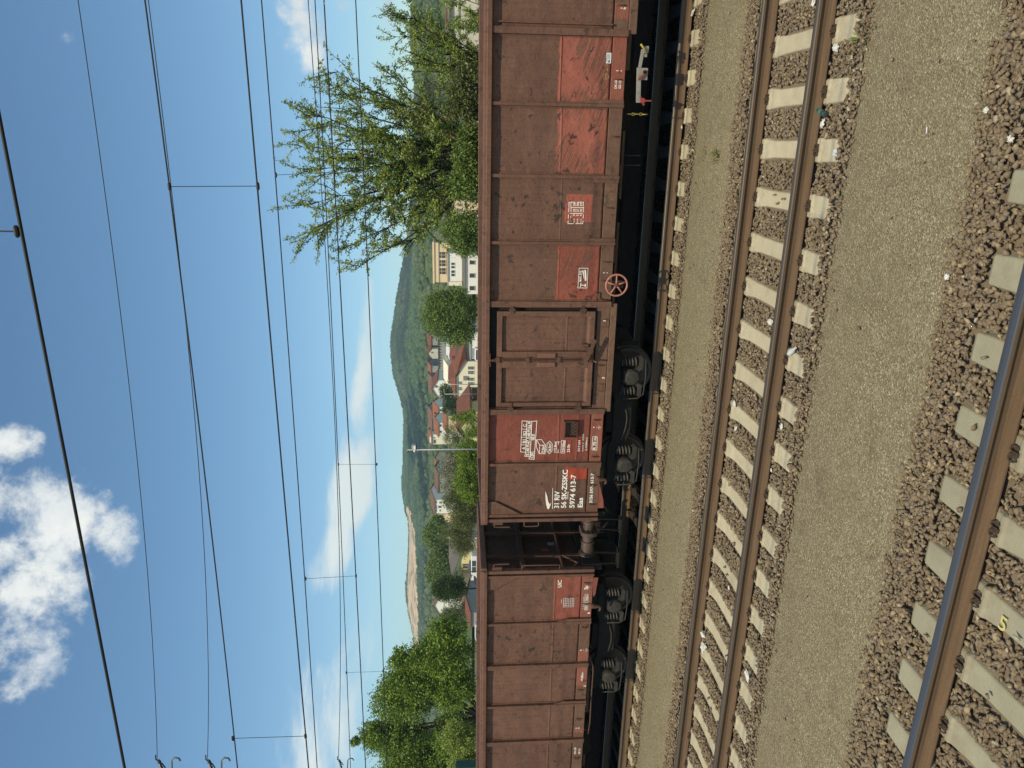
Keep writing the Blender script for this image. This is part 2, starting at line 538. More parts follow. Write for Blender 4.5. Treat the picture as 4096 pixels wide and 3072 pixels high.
for n in range(-4, 25):
    x = 1.1538 - .5901 * n
    if n < -1 or n > 19: lb = 'pale concrete sleeper of the middle track beyond the edge of the picture'
    elif n == 3: lb = 'pale middle track sleeper with three dark stones lying on it'
    else: lb = 'pale concrete sleeper of the middle track, %s from the top edge of the picture' % ORD[n + 2]
    sleeper(x, MID, lb, 'sleepers of the middle track', ME_SLEEP)
for n in range(-4, 31):
    x = 1.68 - .6033 * n
    lb = ('sleeper under the wagons with a pale end outside the rail, %s from the top edge' % ORD[n + 1]) if 0 <= n <= 25 else 'sleeper of the wagon track beyond the edge of the picture'
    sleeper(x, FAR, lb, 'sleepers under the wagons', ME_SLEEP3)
for n in range(-4, 12):
    x = -.82 - .5905 * n
    if n == 4: lb = 'grey concrete sleeper with a yellow painted 5 near the bottom right corner'
    elif -1 <= n <= 7: lb = 'grey concrete sleeper under the nearest rail, %s from the top' % ORD[n + 2]
    else: lb = 'grey sleeper of the nearest track beyond the edge of the picture'
    sleeper(x, OWN, lb, 'sleepers of the nearest track', ME_SLEEP2)

# ------------------------------------------------------------------ ballast stones
def stone_protos(k=9):
    out = []
    r = random.Random(5)
    for i in range(k):
        bm = bmesh.new()
        ex = Vector((1.0, r.uniform(.62, .95), r.uniform(.38, .62)))
        for j in range(9):
            d = Vector((r.gauss(0, 1), r.gauss(0, 1), r.gauss(0, 1))).normalized()
            mx = max(abs(d.x), abs(d.y), abs(d.z))
            d = d * (0.6 + .4 / mx * r.uniform(.6, .9)) * r.uniform(.85, 1.0)
            bm.verts.new((d.x * ex.x, d.y * ex.y, d.z * ex.z))
        bmesh.ops.convex_hull(bm, input=bm.verts)
        bmesh.ops.delete(bm, geom=[v for v in bm.verts if not v.link_faces], context='VERTS')
        bmesh.ops.triangulate(bm, faces=bm.faces)
        bm.verts.index_update()
        out.append((np.array([v.co[:] for v in bm.verts]), np.array([[v.index for v in f.verts] for f in bm.faces])))
        bm.free()
    return out
PROTO = stone_protos()
def rots(n, tilt=1.0):
    """random rotation matrices; tilt < 1 keeps stones lying flat"""
    a = rng.uniform(0, 2 * np.pi, n); b = rng.normal(0, .55 * tilt, n); c = rng.normal(0, .55 * tilt, n)
    ca, sa, cb, sb, cc, sc = np.cos(a), np.sin(a), np.cos(b), np.sin(b), np.cos(c), np.sin(c)
    z = np.zeros(n); o = np.ones(n)
    Rz = np.stack([ca, -sa, z, sa, ca, z, z, z, o], 1).reshape(n, 3, 3)
    Rx = np.stack([o, z, z, z, cb, -sb, z, sb, cb], 1).reshape(n, 3, 3)
    Ry = np.stack([cc, z, sc, z, o, z, -sc, z, cc], 1).reshape(n, 3, 3)
    return Rz @ Rx @ Ry
def scatter(P, Sz, protos, tilt=1.0):
    Vs = []; Fs = []; off = 0
    which = rng.integers(0, len(protos), len(P)); Rm = rots(len(P), tilt)
    for k, (pv, pf) in enumerate(protos):
        ix = np.where(which == k)[0]
        if not len(ix): continue
        v = np.einsum('nij,vj->nvi', Rm[ix], pv) * Sz[ix][:, None, None] + P[ix][:, None, :]
        f = pf[None] + (np.arange(len(ix)) * len(pv))[:, None, None] + off
        Vs.append(v.reshape(-1, 3)); Fs.append(f.reshape(-1, 3)); off += len(ix) * len(pv)
    return np.concatenate(Vs), np.concatenate(Fs)
def on_sleeper(P, yc, m=.0):
    xs = np.array([s[0] for s in SLEEPERS if s[1] == yc])
    dx = np.abs(P[:, 0][:, None] - xs[None]).min(1)
    return (dx < .125 + m) & (np.abs(P[:, 1] - yc) < 1.30)
def on_rail(P, yc):
    d = np.minimum(np.abs(P[:, 1] - (yc - G2 - .036)), np.abs(P[:, 1] - (yc + G2 - .036)))
    return d < .07
def ballast(name, label, yc, ylo, yhi, x0, x1, dens, smin, smax, seeds=(1, 2), mat=None):
    n = int((x1 - x0) * (yhi - ylo + .3) * dens)
    P = np.stack([rng.uniform(x0, x1, n), rng.uniform(ylo - .15, yhi + .15, n), np.zeros(n)], 1)
    # ragged edges
    ed = np.array([wav(x, seeds[0], .05) for x in P[:, 0]]); ed2 = np.array([wav(x, seeds[1], .05) for x in P[:, 0]])
    jit = rng.normal(0, .045, n)
    keep = (P[:, 1] > ylo + ed + jit) & (P[:, 1] < yhi + ed2 + jit)
    keep &= ~on_sleeper(P, yc, .012) & ~on_rail(P, yc)
    P = P[keep]; n = len(P)
    sz = rng.uniform(smin, smax, n) * rng.choice([1, 1, 1, .7, 1.15], n)
    dist = np.minimum(P[:, 1] - ylo, yhi - P[:, 1])
    lev = -.222 + .018 * np.clip(dist / .35, 0, 1)
    out = np.abs(P[:, 1] - yc)
    # stones heap over the sleeper ends
    lev += .030 * np.exp(-((out - 1.36) / .14) ** 2)
    P[:, 2] = lev + rng.uniform(-.012, .012, n) + .012 * np.array([noise.noise((x * 1.6, y * 1.6, 7)) for x, y, _ in P])
    V, F = scatter(P, sz, PROTO, .6)
    o = link(name, raw_mesh(name, V, F), mat or M_STONE)
    return tag(o, label, 'ballast', kind='stuff')
ballast('ballast', 'brown broken stone ballast of the middle track', MID, 7.36, 10.68, -15.5, 4.2, 1050, .024, .046, (2, 3))
ballast('ballast', 'brown broken stone ballast along the outer side of the wagon track', FAR, 12.40, 13.12, -19, 5, 950, .024, .042, (4, 40))
ballast('ballast', 'ballast under the wagons, their shade put into its near-black colour', FAR, 13.18, 15.9, -19, 5, 420, .028, .048, (41, 11), M_STONE2)
ballast('ballast', 'brown and ochre stone ballast around the nearest rail', OWN, 1.6, 5.53, -8.5, 3.0, 1150, .026, .048, (12, 1))
# single stones lying on sleepers and strayed onto the walkways
def strays():
    P = []; s = []
    for n, dy in ((3, (-.45, -.18, -.02, .1)), (11, (-.05,)), (12, (.05, .16)), (14, (-.3,)), (16, (.0, .12, -.3))):
        x = 1.1538 - .5901 * n
        for d in dy: P.append((x + random.uniform(-.06, .06), MID + d, SLZ - .03 + .016)); s.append(.046)
    for n, dy in ((1, (1.1,)), (2, (1.05,)), (4, (.2,)), (5, (.3, 1.02)), (3, (1.0,))):
        x = -.82 - .5905 * n
        for d in dy: P.append((x + random.uniform(-.06, .06), OWN + d, SLZ + .012)); s.append(.042)
    for k in range(420):
        lo, hi = random.choice(((5.5, 7.4), (10.65, 12.4)))
        t = random.betavariate(.22, .22)
        P.append((random.uniform(-14, 3), lo + (hi - lo) * t, -.212 + .055 * (1 - (2 * t - 1) ** 2))); s.append(random.uniform(.010, .030))
    return np.array(P), np.array(s)
P_, s_ = strays()
V, F = scatter(P_, s_, PROTO, .6)
tag(link('loose_stones', raw_mesh('loose_stones', V, F), M_STONE), 'loose stones strayed onto the walkways and sleepers', 'stones', kind='stuff')
# pale grit grains on the walkways
n = 9000
gy = np.where(rng.random(n) < .6, rng.uniform(5.55, 7.35, n), rng.uniform(10.65, 12.4, n))
t = np.where(gy < 8, (gy - 5.46) / 1.98, (gy - 10.58) / 1.88)
GP = np.stack([rng.uniform(-14, 3, n), gy, -.234 + .055 * (1 - (2 * t - 1) ** 2)], 1)
M_GRIT = simple('pale_grit', (.50, .45, .34), (.30, .26, .18), 3, .9, 0, .2, world=True)
V, F = scatter(GP, rng.uniform(.005, .010, n), PROTO[:3], 1)
tag(link('grit', raw_mesh('grit', V, F), M_GRIT), 'pale grit grains on the gravel walkways', 'grit', kind='stuff')
# yellow 5 painted on the sleeper
M_YEL = simple('yellow_paint', (.62, .55, .18), (.5, .42, .13), 20, .8)
M_WHITE = simple('white_paint', (.90, .88, .82), (.76, .73, .66), 6, .7, fine=.5)

# ------------------------------------------------------------------ wagon paint
BROWN1, BROWN2, DARK = (.176, .088, .060), (.104, .054, .039), (.036, .027, .023)
def rectmask(g, x, z, r, wob):
    """soft-edged painted rectangle (x0, x1, z0, z1), edges wobbling by noise wob"""
    x0, x1, z0, z1 = r
    dx = g.m('SUBTRACT', g.m('ABSOLUTE', g.m('SUBTRACT', x, (x0 + x1) / 2)), (x1 - x0) / 2)
    dz = g.m('SUBTRACT', g.m('ABSOLUTE', g.m('SUBTRACT', z, (z0 + z1) / 2)), (z1 - z0) / 2)
    d = g.m('ADD', g.m('MAXIMUM', dx, dz), wob)
    return g.mr(d, .004, -.004)
_paint = {}
def paint(key, reds=(), brush=0.0, red=(.345, .112, .080), tint=1.0, scuff=1.0, dust=0.0):
    if key in _paint: return _paint[key]
    mt, g, b = new_mat('paint_' + key)
    p = g.obj(); s = g.sep(p); x, z = s[0], s[2]
    n1 = g.mr(g.noise(p, 1.1, 5, .6), .3, .7)
    n2 = g.mr(g.noise(p, 26, 4, .65), .3, .7)
    t1 = tuple(c * tint for c in BROWN1); t2 = tuple(c * tint for c in BROWN2)
    c = g.mix(g.m('ADD', g.m('MULTIPLY', n1, .6), g.m('MULTIPLY', n2, .3)), t1, t2)
    # rain streaks running down
    st = g.comb(g.m('MULTIPLY', x, 9), 0.0, g.m('MULTIPLY', z, .55))
    c = g.mix(g.m('MULTIPLY', g.mr(g.noise(st, 2.0, 5, .6), .46, .72), .60), c, (.085, .050, .040))
    c = g.mix(g.m('MULTIPLY', g.mr(g.noise(st, 3.1, 4, .6), .56, .8), .3), c, (.22, .125, .085))
    # a faint level band half way up
    bd = g.mr(g.m('ABSOLUTE', g.m('SUBTRACT', z, g.m('ADD', 2.28, g.m('MULTIPLY', g.noise(p, .8, 2), .10)))), .02, .16, 1, 0, True)
    c = g.mix(g.m('MULTIPLY', bd, .20), c, (.08, .048, .04))
    bmp = g.noise(p, 42, 4)
    if reds:
        wob = g.m('MULTIPLY', g.m('SUBTRACT', g.noise(p, 6, 5), .5), .11)
        mk = None
        for r in reds:
            q = rectmask(g, x, z, r, wob); mk = q if mk is None else g.m('MAXIMUM', mk, q)
        rc = g.mix(n1, red, tuple(v * .84 for v in red))
        rc = g.mix(g.m('MULTIPLY', n2, .16), rc, tuple(v * .62 for v in red))
        if brush:
            # dry brush strokes: stretched, swept noise lets the old paint through
            wv = g.m('MULTIPLY', g.noise(p, 1.7, 2), 1.6)
            bv = g.comb(g.m('ADD', g.m('MULTIPLY', x, 1.6), wv), 0.0, g.m('ADD', g.m('MULTIPLY', z, 17), g.m('MULTIPLY', x, 6)))
            where = g.mr(g.noise(p, 1.9, 3, .5), .42, .56)
            sv = g.mr(g.noise(bv, 1.6, 6, .65), .46, .56)
            mk = g.m('MULTIPLY', mk, g.m('SUBTRACT', 1.0, g.m('MULTIPLY', g.m('MULTIPLY', sv, where), brush)))
        c = g.mix(mk, c, rc)
    # flaked and scraped spots, dark
    fl = g.noise(g.vm('ADD', p, (3.1, 0, 1.7)), 5.5, 7, .62, .4)
    fl2 = g.noise(g.vm('ADD', p, (7.7, 0, 2.9)), 17, 6, .68, .5)
    pe = g.mr(fl2, .60, .63); area = g.mr(g.noise(g.vm('ADD', p, (1.3, 0, 8.8)), 2.1, 4, .6), .42, .60)
    c = g.mix(g.m('MULTIPLY', g.m('MULTIPLY', pe, area), .75), c, DARK)
    lt = g.mr(g.noise(g.vm('ADD', p, (2.7, 0, 6.1)), 12, 6, .7, .4), .62, .66)
    c = g.mix(g.m('MULTIPLY', lt, .35), c, (.23, .14, .10))
    flk = g.mr(fl, .615, .64)
    vv = g.comb(g.m('MULTIPLY', x, 3.5), 0.0, g.m('MULTIPLY', z, 9))
    sc = g.mr(g.noise(vv, 3.3, 7, .7, .8), .615, .64)
    c = g.mix(g.m('MULTIPLY', g.m('MAXIMUM', flk, sc), .82 * min(scuff, 1)), c, DARK)
    if scuff > 1:
        s2 = g.mr(g.noise(g.vm('ADD', vv, (9, 0, 4)), 2.2, 8, .72, .8), .55, .63)
        c = g.mix(g.m('MULTIPLY', s2, .55), c, DARK)
    if dust:
        dn = g.mr(g.noise(p, 3.0, 5, .65), .3, .7)
        c = g.mix(g.m('MULTIPLY', dn, dust), c, (.185, .125, .080))
    setp(b, c, .72, 0, .28, g.bump(g.m('ADD', g.m('ADD', bmp, g.m('MULTIPLY', g.noise(p, 4.5, 3, .5), 10.0)), g.m('MULTIPLY', fl, 2.5)), .32, .010), g)
    _paint[key] = mt
    return mt
M_GRIME = simple('bogie_grime', (.012, .011, .010), (.024, .021, .019), 9, .85, 0, .2, .3, 80)
M_AXLE = simple('axlebox_grey', (.055, .051, .045), (.030, .028, .025), 14, .7, .1, .3, .2, 90)
M_SPRING = simple('spring_grey', (.085, .078, .066), (.048, .044, .038), 30, .6, .2, .4)
M_WHEEL = simple('wheel_steel', (.045, .040, .037), (.075, .062, .052), 10, .6, .3, .4)
M_TREAD = simple('wheel_tread', (.35, .34, .33), (.25, .24, .23), 10, .35, .8, .5)
M_BUFFER = simple('buffer_greasy', (.085, .062, .052), (.17, .125, .105), 7, .38, .35, .5, .1, 40)
M_PLATE = simple('plate_pale', (.36, .34, .31), (.20, .185, .165), 12, .6, .2, .4)
M_REDP = simple('lever_red', (.34, .07, .05), (.22, .05, .04), 14, .6)
M_YELP = simple('lever_yellow', (.42, .34, .07), (.28, .22, .05), 14, .6)
M_PINK = simple('handwheel_paint', (.47, .215, .165), (.33, .135, .10), 16, .6, 0, .35)
M_BLACK = simple('recess_dark', (.012, .010, .010), (.02, .017, .016), 8, .9)
M_RUSTP = simple('rusty_part', (.125, .066, .046), (.085, .046, .034), 18, .8, 0, .25, .2, 90)

SHEET, POSTY, CHY = -1.375, -1.455, -1.482      # y of the sheets, the posts and the top chord
Z0, ZS, ZT = 1.0, 1.237, 3.17                   # sill bottom, sheet bottom, sheet top

def bulge(x, z, xa, xb, sd, amp=.028):
    """outward bulge of a worn panel"""
    u = (x - xa) / (xb - xa); w = (z - ZS) / (ZT - ZS)
    e = max(0, 16 * u * (1 - u) * w * (1 - w)) ** .6
    a = noise.noise((x * 1.1 + sd * 3.7, z * 1.2, sd * 1.3)) * .85 + noise.noise((x * 2.9, z * 3.1, sd * 2.1 + 4)) * .45
    d = noise.noise((x * 6, z * 6, sd)) * .14
    f = max(0, min(1, min(u, 1 - u) / .06))
    return (amp * (.45 + a) * e + amp * d * f) * f

def panel(parent, xa, xb, mat, sd, seams=(2.0,), amp=.028, name='side_panel', za=ZS, zb=ZT, y0=SHEET, sgn=-1):
    nx = 34
    zs = set(za + (zb - za) * i / 58 for i in range(59))
    for sm in seams: zs |= {sm - .016, sm - .007, sm + .007, sm + .016}
    zs = sorted(zs)
    V = []
    for z in zs:
        rid = max([.007 if abs(z - sm) < .0075 else 0 for sm in seams] or [0])
        for i in range(nx + 1):
            x = xa + (xb - xa) * i / nx
            V.append((x, y0 + sgn * (bulge(x, z, xa, xb, sd, amp) + rid), z))
    m = nx + 1
    F = [(j * m + i, j * m + i + 1, (j + 1) * m + i + 1, (j + 1) * m + i) for j in range(len(zs) - 1) for i in range(nx)]
    if sgn > 0: F = [f[::-1] for f in F]
    o = link(name, raw_mesh(name, V, F), mat, parent, smooth=True)
    sm = o.modifiers.new('sheet', 'SOLIDIFY'); sm.thickness = .006; sm.offset = -1
    return o

# ------------------------------------------------------------------ lettering
_dg = None
def glyphs(body, bold=.010):
    cu = bpy.data.curves.new('t', 'FONT'); cu.body = body; cu.size = 1; cu.offset = bold; cu.resolution_u = 3
    ob = bpy.data.objects.new('t', cu); COL.objects.link(ob)
    dg = bpy.context.evaluated_depsgraph_get()
    me = bpy.data.meshes.new_from_object(ob.evaluated_get(dg))
    v = np.array([x.co[:] for x in me.vertices]); f = [tuple(p.vertices) for p in me.polygons]
    bpy.data.objects.remove(ob); bpy.data.curves.remove(cu); bpy.data.meshes.remove(me)
    return v, f
class Sign:
    """lettering painted on a wagon side; positions are taken from the photograph at the side's distance"""
    def __init__(s, rg, wx, lift=.004, surf=None):
        s.b = MB(); s.rg = rg; s.wx = wx; s.lift = lift; s.surf = surf; s.Y = FAR + SHEET
    def P(s, x, y):
        w = at(*s.rg(x, y), s.Y); return w.x - s.wx, w.z
    def yy(s, x, z):
        return SHEET - s.lift - (s.surf(x, z) if s.surf else 0)
    def text(s, body, a, e, cap, bold=0.0):
        """from a (start of the baseline) to e (its end), capital height cap, all in zoom pixels"""
        x0, z0 = s.P(*a); x1, z1 = s.P(*e); xc, zc = s.P(a[0] - cap, a[1])
        h = abs(zc - z0)
        v, f = glyphs(body, .026 if h > .03 else .008)
        wd = v[:, 0].max() - v[:, 0].min(); k = (x1 - x0) / wd; vz = h / .73 if True else h
        vs = []
        for q in v:
            x = x0 + (q[0] - v[:, 0].min()) * k; z = (z0 + z1) / 2 + q[1] * vz
            vs.append((x, s.yy(x, z), z))
        s.b.add(vs, f)
        return s
    def line(s, pts, w=.011):
        w = w * 1.1
        for p, q in zip(pts[:-1], pts[1:]):
            (xa, za), (xb, zb) = s.P(*p), s.P(*q)
            d = Vector((xb - xa, 0, zb - za)); n = Vector((-d.z, 0, d.x)).normalized() * w / 2
            d = d.normalized() * w / 2
            c = [(xa - d.x - n.x, za - d.z - n.z), (xb + d.x - n.x, zb + d.z - n.z), (xb + d.x + n.x, zb + d.z + n.z), (xa - d.x + n.x, za - d.z + n.z)]
            s.b.add([(x, s.yy(x, z) - .0006, z) for x, z in c], [(0, 1, 2, 3)])
        return s
    def poly(s, pts):
        vs = [s.P(*p) for p in pts]
        s.b.add([(x, s.yy(x, z), z) for x, z in vs], [tuple(range(len(vs)))])
        return s
    def build(s, name, mat, parent):
        o = s.b.build(name, mat, parent)
        return o

# ------------------------------------------------------------------ bogies
def helix(c, r, h, turns, n=9):
    return [(c[0] + r * math.cos(2 * math.pi * i / n), c[1] + r * math.sin(2 * math.pi * i / n), c[2] + h * i / (turns * n)) for i in range(int(turns * n) + 1)]
def bogie(parent, xc):
    b = MB()
    fr = [(-1.32, .80), (-1.32, .70), (-1.20, .64), (-.62, .64), (-.50, .46), (-.30, .38), (.30, .38), (.50, .46), (.62, .64), (1.20, .64), (1.32, .70), (1.32, .80), (.60, .80), (.42, .74), (-.42, .74), (-.60, .80)]
    for sy in (-1, 1):
        b.prism([(xc + x, z) for x, z in fr], 'y', sy * 1.0 - .04, sy * 1.0 + .04)
    b.box(xc - .30, xc + .30, -.96, .96, .42, .86)
    b.box(xc - 1.32, xc - 1.24, -.96, .96, .62, .74); b.box(xc + 1.24, xc + 1.32, -.96, .96, .62, .74)
    fo = b.build('bogie_frame', M_GRIME, parent, bevel=.012)
    for ax in (-.9, .9):
        x = xc + ax
        w = MB()
        w.lathe((x, -.95, .46), (0, 1, 0), [(0, .07), (1.9, .07)], 14)
        wh = w.build('wheel_axle', M_GRIME, fo, smooth='auto')
        for sy in (-1, 1):
            w = MB()
            w.lathe((x, sy * .685, .46), (0, sy, 0), [(0, .49), (.028, .492), (.034, .462), (.135, .458), (.135, .40), (.10, .385), (.085, .14), (.155, .12), (.155, .0)], 40)
            w.build('wheel', M_WHEEL, wh, smooth='auto')
        for sy in (-1, 1):
            a = MB()
            Y = sy * 1.02
            yo = sy * 1.20
            lo, hi = min(Y, yo), max(Y, yo)
            # box with rounded cover and two wings that carry the springs
            a.prism([(x - .15, .40), (x - .12, .34), (x + .12, .34), (x + .15, .40), (x + .15, .56), (x + .10, .62), (x - .10, .62), (x - .15, .56)], 'y', lo, hi)
            a.prism([(x - .40, .30), (x - .37, .27), (x - .16, .27), (x - .12, .33), (x - .14, .42), (x - .20, .345), (x - .37, .345)], 'y', lo - .0, hi - .03)
            a.prism([(x + .40, .30), (x + .37, .27), (x + .16, .27), (x + .12, .33), (x + .14, .42), (x + .20, .345), (x + .37, .345)], 'y', lo - .0, hi - .03)
            a.lathe((x, yo - sy * .01, .47), (0, sy, 0), [(0, .145), (.030, .145), (.048, .13), (.056, .095), (.056, .05), (.066, .045), (.066, 0)], 24)
            for k in range(6):
                an = k * math.pi / 3 + .3
                a.lathe((x + .118 * math.cos(an), yo + sy * .018, .47 + .118 * math.sin(an)), (0, sy, 0), [(0, .016), (.024, .016), (.024, 0)], 6)
            ab = a.build('axle_box', M_AXLE, fo, smooth='auto')
            for q in (-1, 1):
                sp = MB()
                sp.tube(helix((x + q * .285, sy * 1.10, .35), .078, .285, 4.5, 10), .0195, 6)
                sp.tube(helix((x + q * .285, sy * 1.10, .35), .045, .285, 6, 8), .011, 5)
                sp.build('coil_spring', M_SPRING, ab, smooth=True)
            c = MB()
            c.tube([(x - .45, sy * 1.14, .60), (x - .43, sy * 1.17, .33), (x - .35, sy * 1.18, .225), (x, sy * 1.19, .205), (x + .35, sy * 1.18, .225)], .013, 6)
            c.build('safety_loop', M_AXLE, ab, smooth=True)
        for q in (-1, 1):      # brake blocks
            for sy in (-.72, .72):
                br = MB()
                br.prism([(x + q * .50, .28), (x + q * .56, .28), (x + q * .59, .46), (x + q * .56, .64), (x + q * .50, .64), (x + q * .51, .46)], 'y', sy - .05, sy + .05)
                br.build('brake_block', M_GRIME, fo)
    return fo

# ------------------------------------------------------------------ wagon
def gusset(b, xp, side, top=1.72, w=.065, y=POSTY + .012):
    x = xp + side * .026
    b.prism([(x, Z0), (x + side * w, Z0), (x + side * w, top - .22), (x, top)], 'y', y, y + .02)
def post(parent, x, wide, gus=0, top=3.15, mat=None, hat=False):
    b = MB()
    w = .105 if wide else .054
    b.box(x - w / 2, x + w / 2, POSTY, SHEET + .004, Z0 - .004, top)
    if wide:
        b.box(x - w / 2 - .02, x + w / 2 + .02, SHEET - .016, SHEET + .003, Z0 + .24, top - .02)
    else:
        b.box(x - .055, x + .055, SHEET - .014, SHEET + .003, Z0 + .24, top - .02)
    if gus: gusset(b, x, gus)
    if hat:
        s = hat
        b.prism([(x, 3.15), (x, 2.52), (x + s * .03, 2.52), (x + s * .30, 3.0), (x + s * .30, 3.15)], 'y', POSTY + .02, POSTY + .04)
    return b.build('side_post', mat or paint('post', scuff=.7), parent, bevel=.006)
def hook(parent, x, z=1.13):
    b = MB()
    b.tube([(x, SHEET - .01, z - .055), (x - .002, SHEET - .045, z - .05), (x - .006, SHEET - .06, z - .01), (x - .002, SHEET - .05, z + .035), (x, SHEET - .02, z + .05)], .009, 6)
    b.bar((x, SHEET - .012, z - .075), (x, SHEET - .012, z + .06), .022, .012, (0, 1, 0))
    b.build('rope_hook', M_RUSTP, parent, smooth='auto')
def ring(parent, x, z, wd=.10, hg=.05, name='door_ring', y=SHEET - .02):
    b = MB()
    pts = [(x - wd / 2, y, z + hg), (x - wd / 2, y - .03, z), (x - wd / 2 + .02, y - .036, z - .012), (x + wd / 2 - .02, y - .036, z - .012), (x + wd / 2, y - .03, z), (x + wd / 2, y, z + hg)]
    b.tube(pts, .0085, 6)
    return b.build(name, M_RUSTP, parent, smooth=True)

def door(wag, xa, xb, key):
    """double swing door between two wide posts"""
    xm = (xa + xb) / 2
    pm = paint('door', scuff=.8)
    zt, zb = 3.02, 1.275
    yd = SHEET - .030
    # black sheet behind the leaves, standing for the shade in the recess
    b = MB(); b.box(xa + .05, xb - .05, SHEET + .01, SHEET + .03, 1.16, 3.15); b.build('door_shade_sheet', M_BLACK, wag)
    for s, (l, r) in ((-1, (xa + .115, xm - .032)), (1, (xm + .032, xb - .125))):
        f = MB()
        fw = .062
        iz0, iz1 = 1.362, 2.925
        ol, orr = (l, r)
        il, ir = l + (.078 if s < 0 else .12), r - (.12 if s < 0 else .088)
        f.box(ol, orr, yd - fw, yd, iz1, zt)
        f.box(ol, orr, yd - fw, yd, zb, iz0)
        f.box(ol, il, yd - fw + .002, yd, iz0, iz1)
        f.box(ir, orr, yd - fw + .002, yd, iz0, iz1)
        # bevelled lower rail of the frame
        f.prism([(yd - fw + .003, iz0), (yd - .004, iz0 + .055), (yd - .004, iz0)], 'x', il, ir)
        leaf = f.build('door_leaf', pm, wag, bevel=.005)
        panel(leaf, il, ir, pm, 31 + s, (1.765,), .016, 'leaf_panel', iz0, iz1, yd - .006)
        hx = ol if s < 0 else orr
        for hz in (2.76, 1.50):
            h = MB()
            a, c = (hx - .075, hx + .10) if s < 0 else (hx - .10, hx + .085)
            h.box(a + .06, c - .02, yd - fw - .016, yd - fw, hz - .035, hz + .035)
            h.tube([(hx + s * .03, yd - fw - .012, hz - .055), (hx + s * .03, yd - fw - .012, hz + .055)], .024, 10)
            h.box(min(hx + s * .03, hx + s * .10), max(hx + s * .03, hx + s * .10), yd - .06, yd - .01, hz - .03, hz + .03)
            h.build('hinge', M_RUSTP, leaf, bevel=.003)
        ring(leaf, (il + ir) / 2 - s * -.02, zb - .01, .12, .06)
        ring(leaf, (il + ir) / 2 + .05, 3.0, .14, -.05)
        # raised stop pad beside the rods
        q = MB()
        px = orr - .055 if s < 0 else ol + .055
        q.box(px - .045, px + .045, yd - fw - .03, yd - fw, 1.965, 2.285)
        q.build('stop_pad', M_PAD, leaf, bevel=.006)
    # locking rods and their brackets
    k = MB()
    for dx in (-.013, .022):
        k.tube([(xm + dx, yd - .075, 1.27), (xm + dx, yd - .075, 3.06)], .0125, 8)
    rod = k.build('locking_rod', M_RUSTP, wag, smooth='auto')
    for z in (3.0, 2.46, 1.90, 1.34):
        c = MB(); c.box(xm - .05, xm + .055, yd - .10, yd - .045, z - .035, z + .035)
        c.build('rod_bracket', M_RUSTP, rod, bevel=.005)
    h = MB()
    h.bar((xm - .01, yd - .12, 1.44), (xm + .10, yd - .14, 1.375), .085, .022, (0, 1, 0))
    h.bar((xm + .09, yd - .14, 1.38), (xm + .40, yd - .15, 1.27), .062, .020, (0, 1, 0))
    h.tube([(xm - .02, yd - .08, 1.27), (xm - .03, yd - .12, 1.21), (xm - .02, yd - .15, 1.235)], .018, 8)
    h.build('lever_handle', M_RUSTP, rod, bevel=.005)
    h = MB()
    h.box(xm + .18, xm + .30, yd - .10, yd - .055, 1.375, 1.50); h.box(xm + .20, xm + .25, yd - .115, yd - .09, 1.33, 1.47)
    h.build('latch', M_RUSTP, rod, bevel=.004)
    h = MB(); h.tube([(xm - .12, yd - .06, 3.13), (xm, yd - .10, 3.145), (xm + .12, yd - .06, 3.135)], .012, 6); h.bar((xm, yd - .1, 3.14), (xm, yd - .08, 3.02), .04, .03)
    h.build('top_catch', M_RUSTP, rod)
    # door sill: a second beam below the main one
    q = MB(); q.box(xa - .01, xb + .01, SHEET - .045, SHEET + .02, .885, .994)
    q.build('door_sill', paint('sill', dust=.55), wag, bevel=.006)
    for qx in (xm + .66, xm - .56):
        ring(wag, qx, 1.075, .14, .07, 'sill_ring')

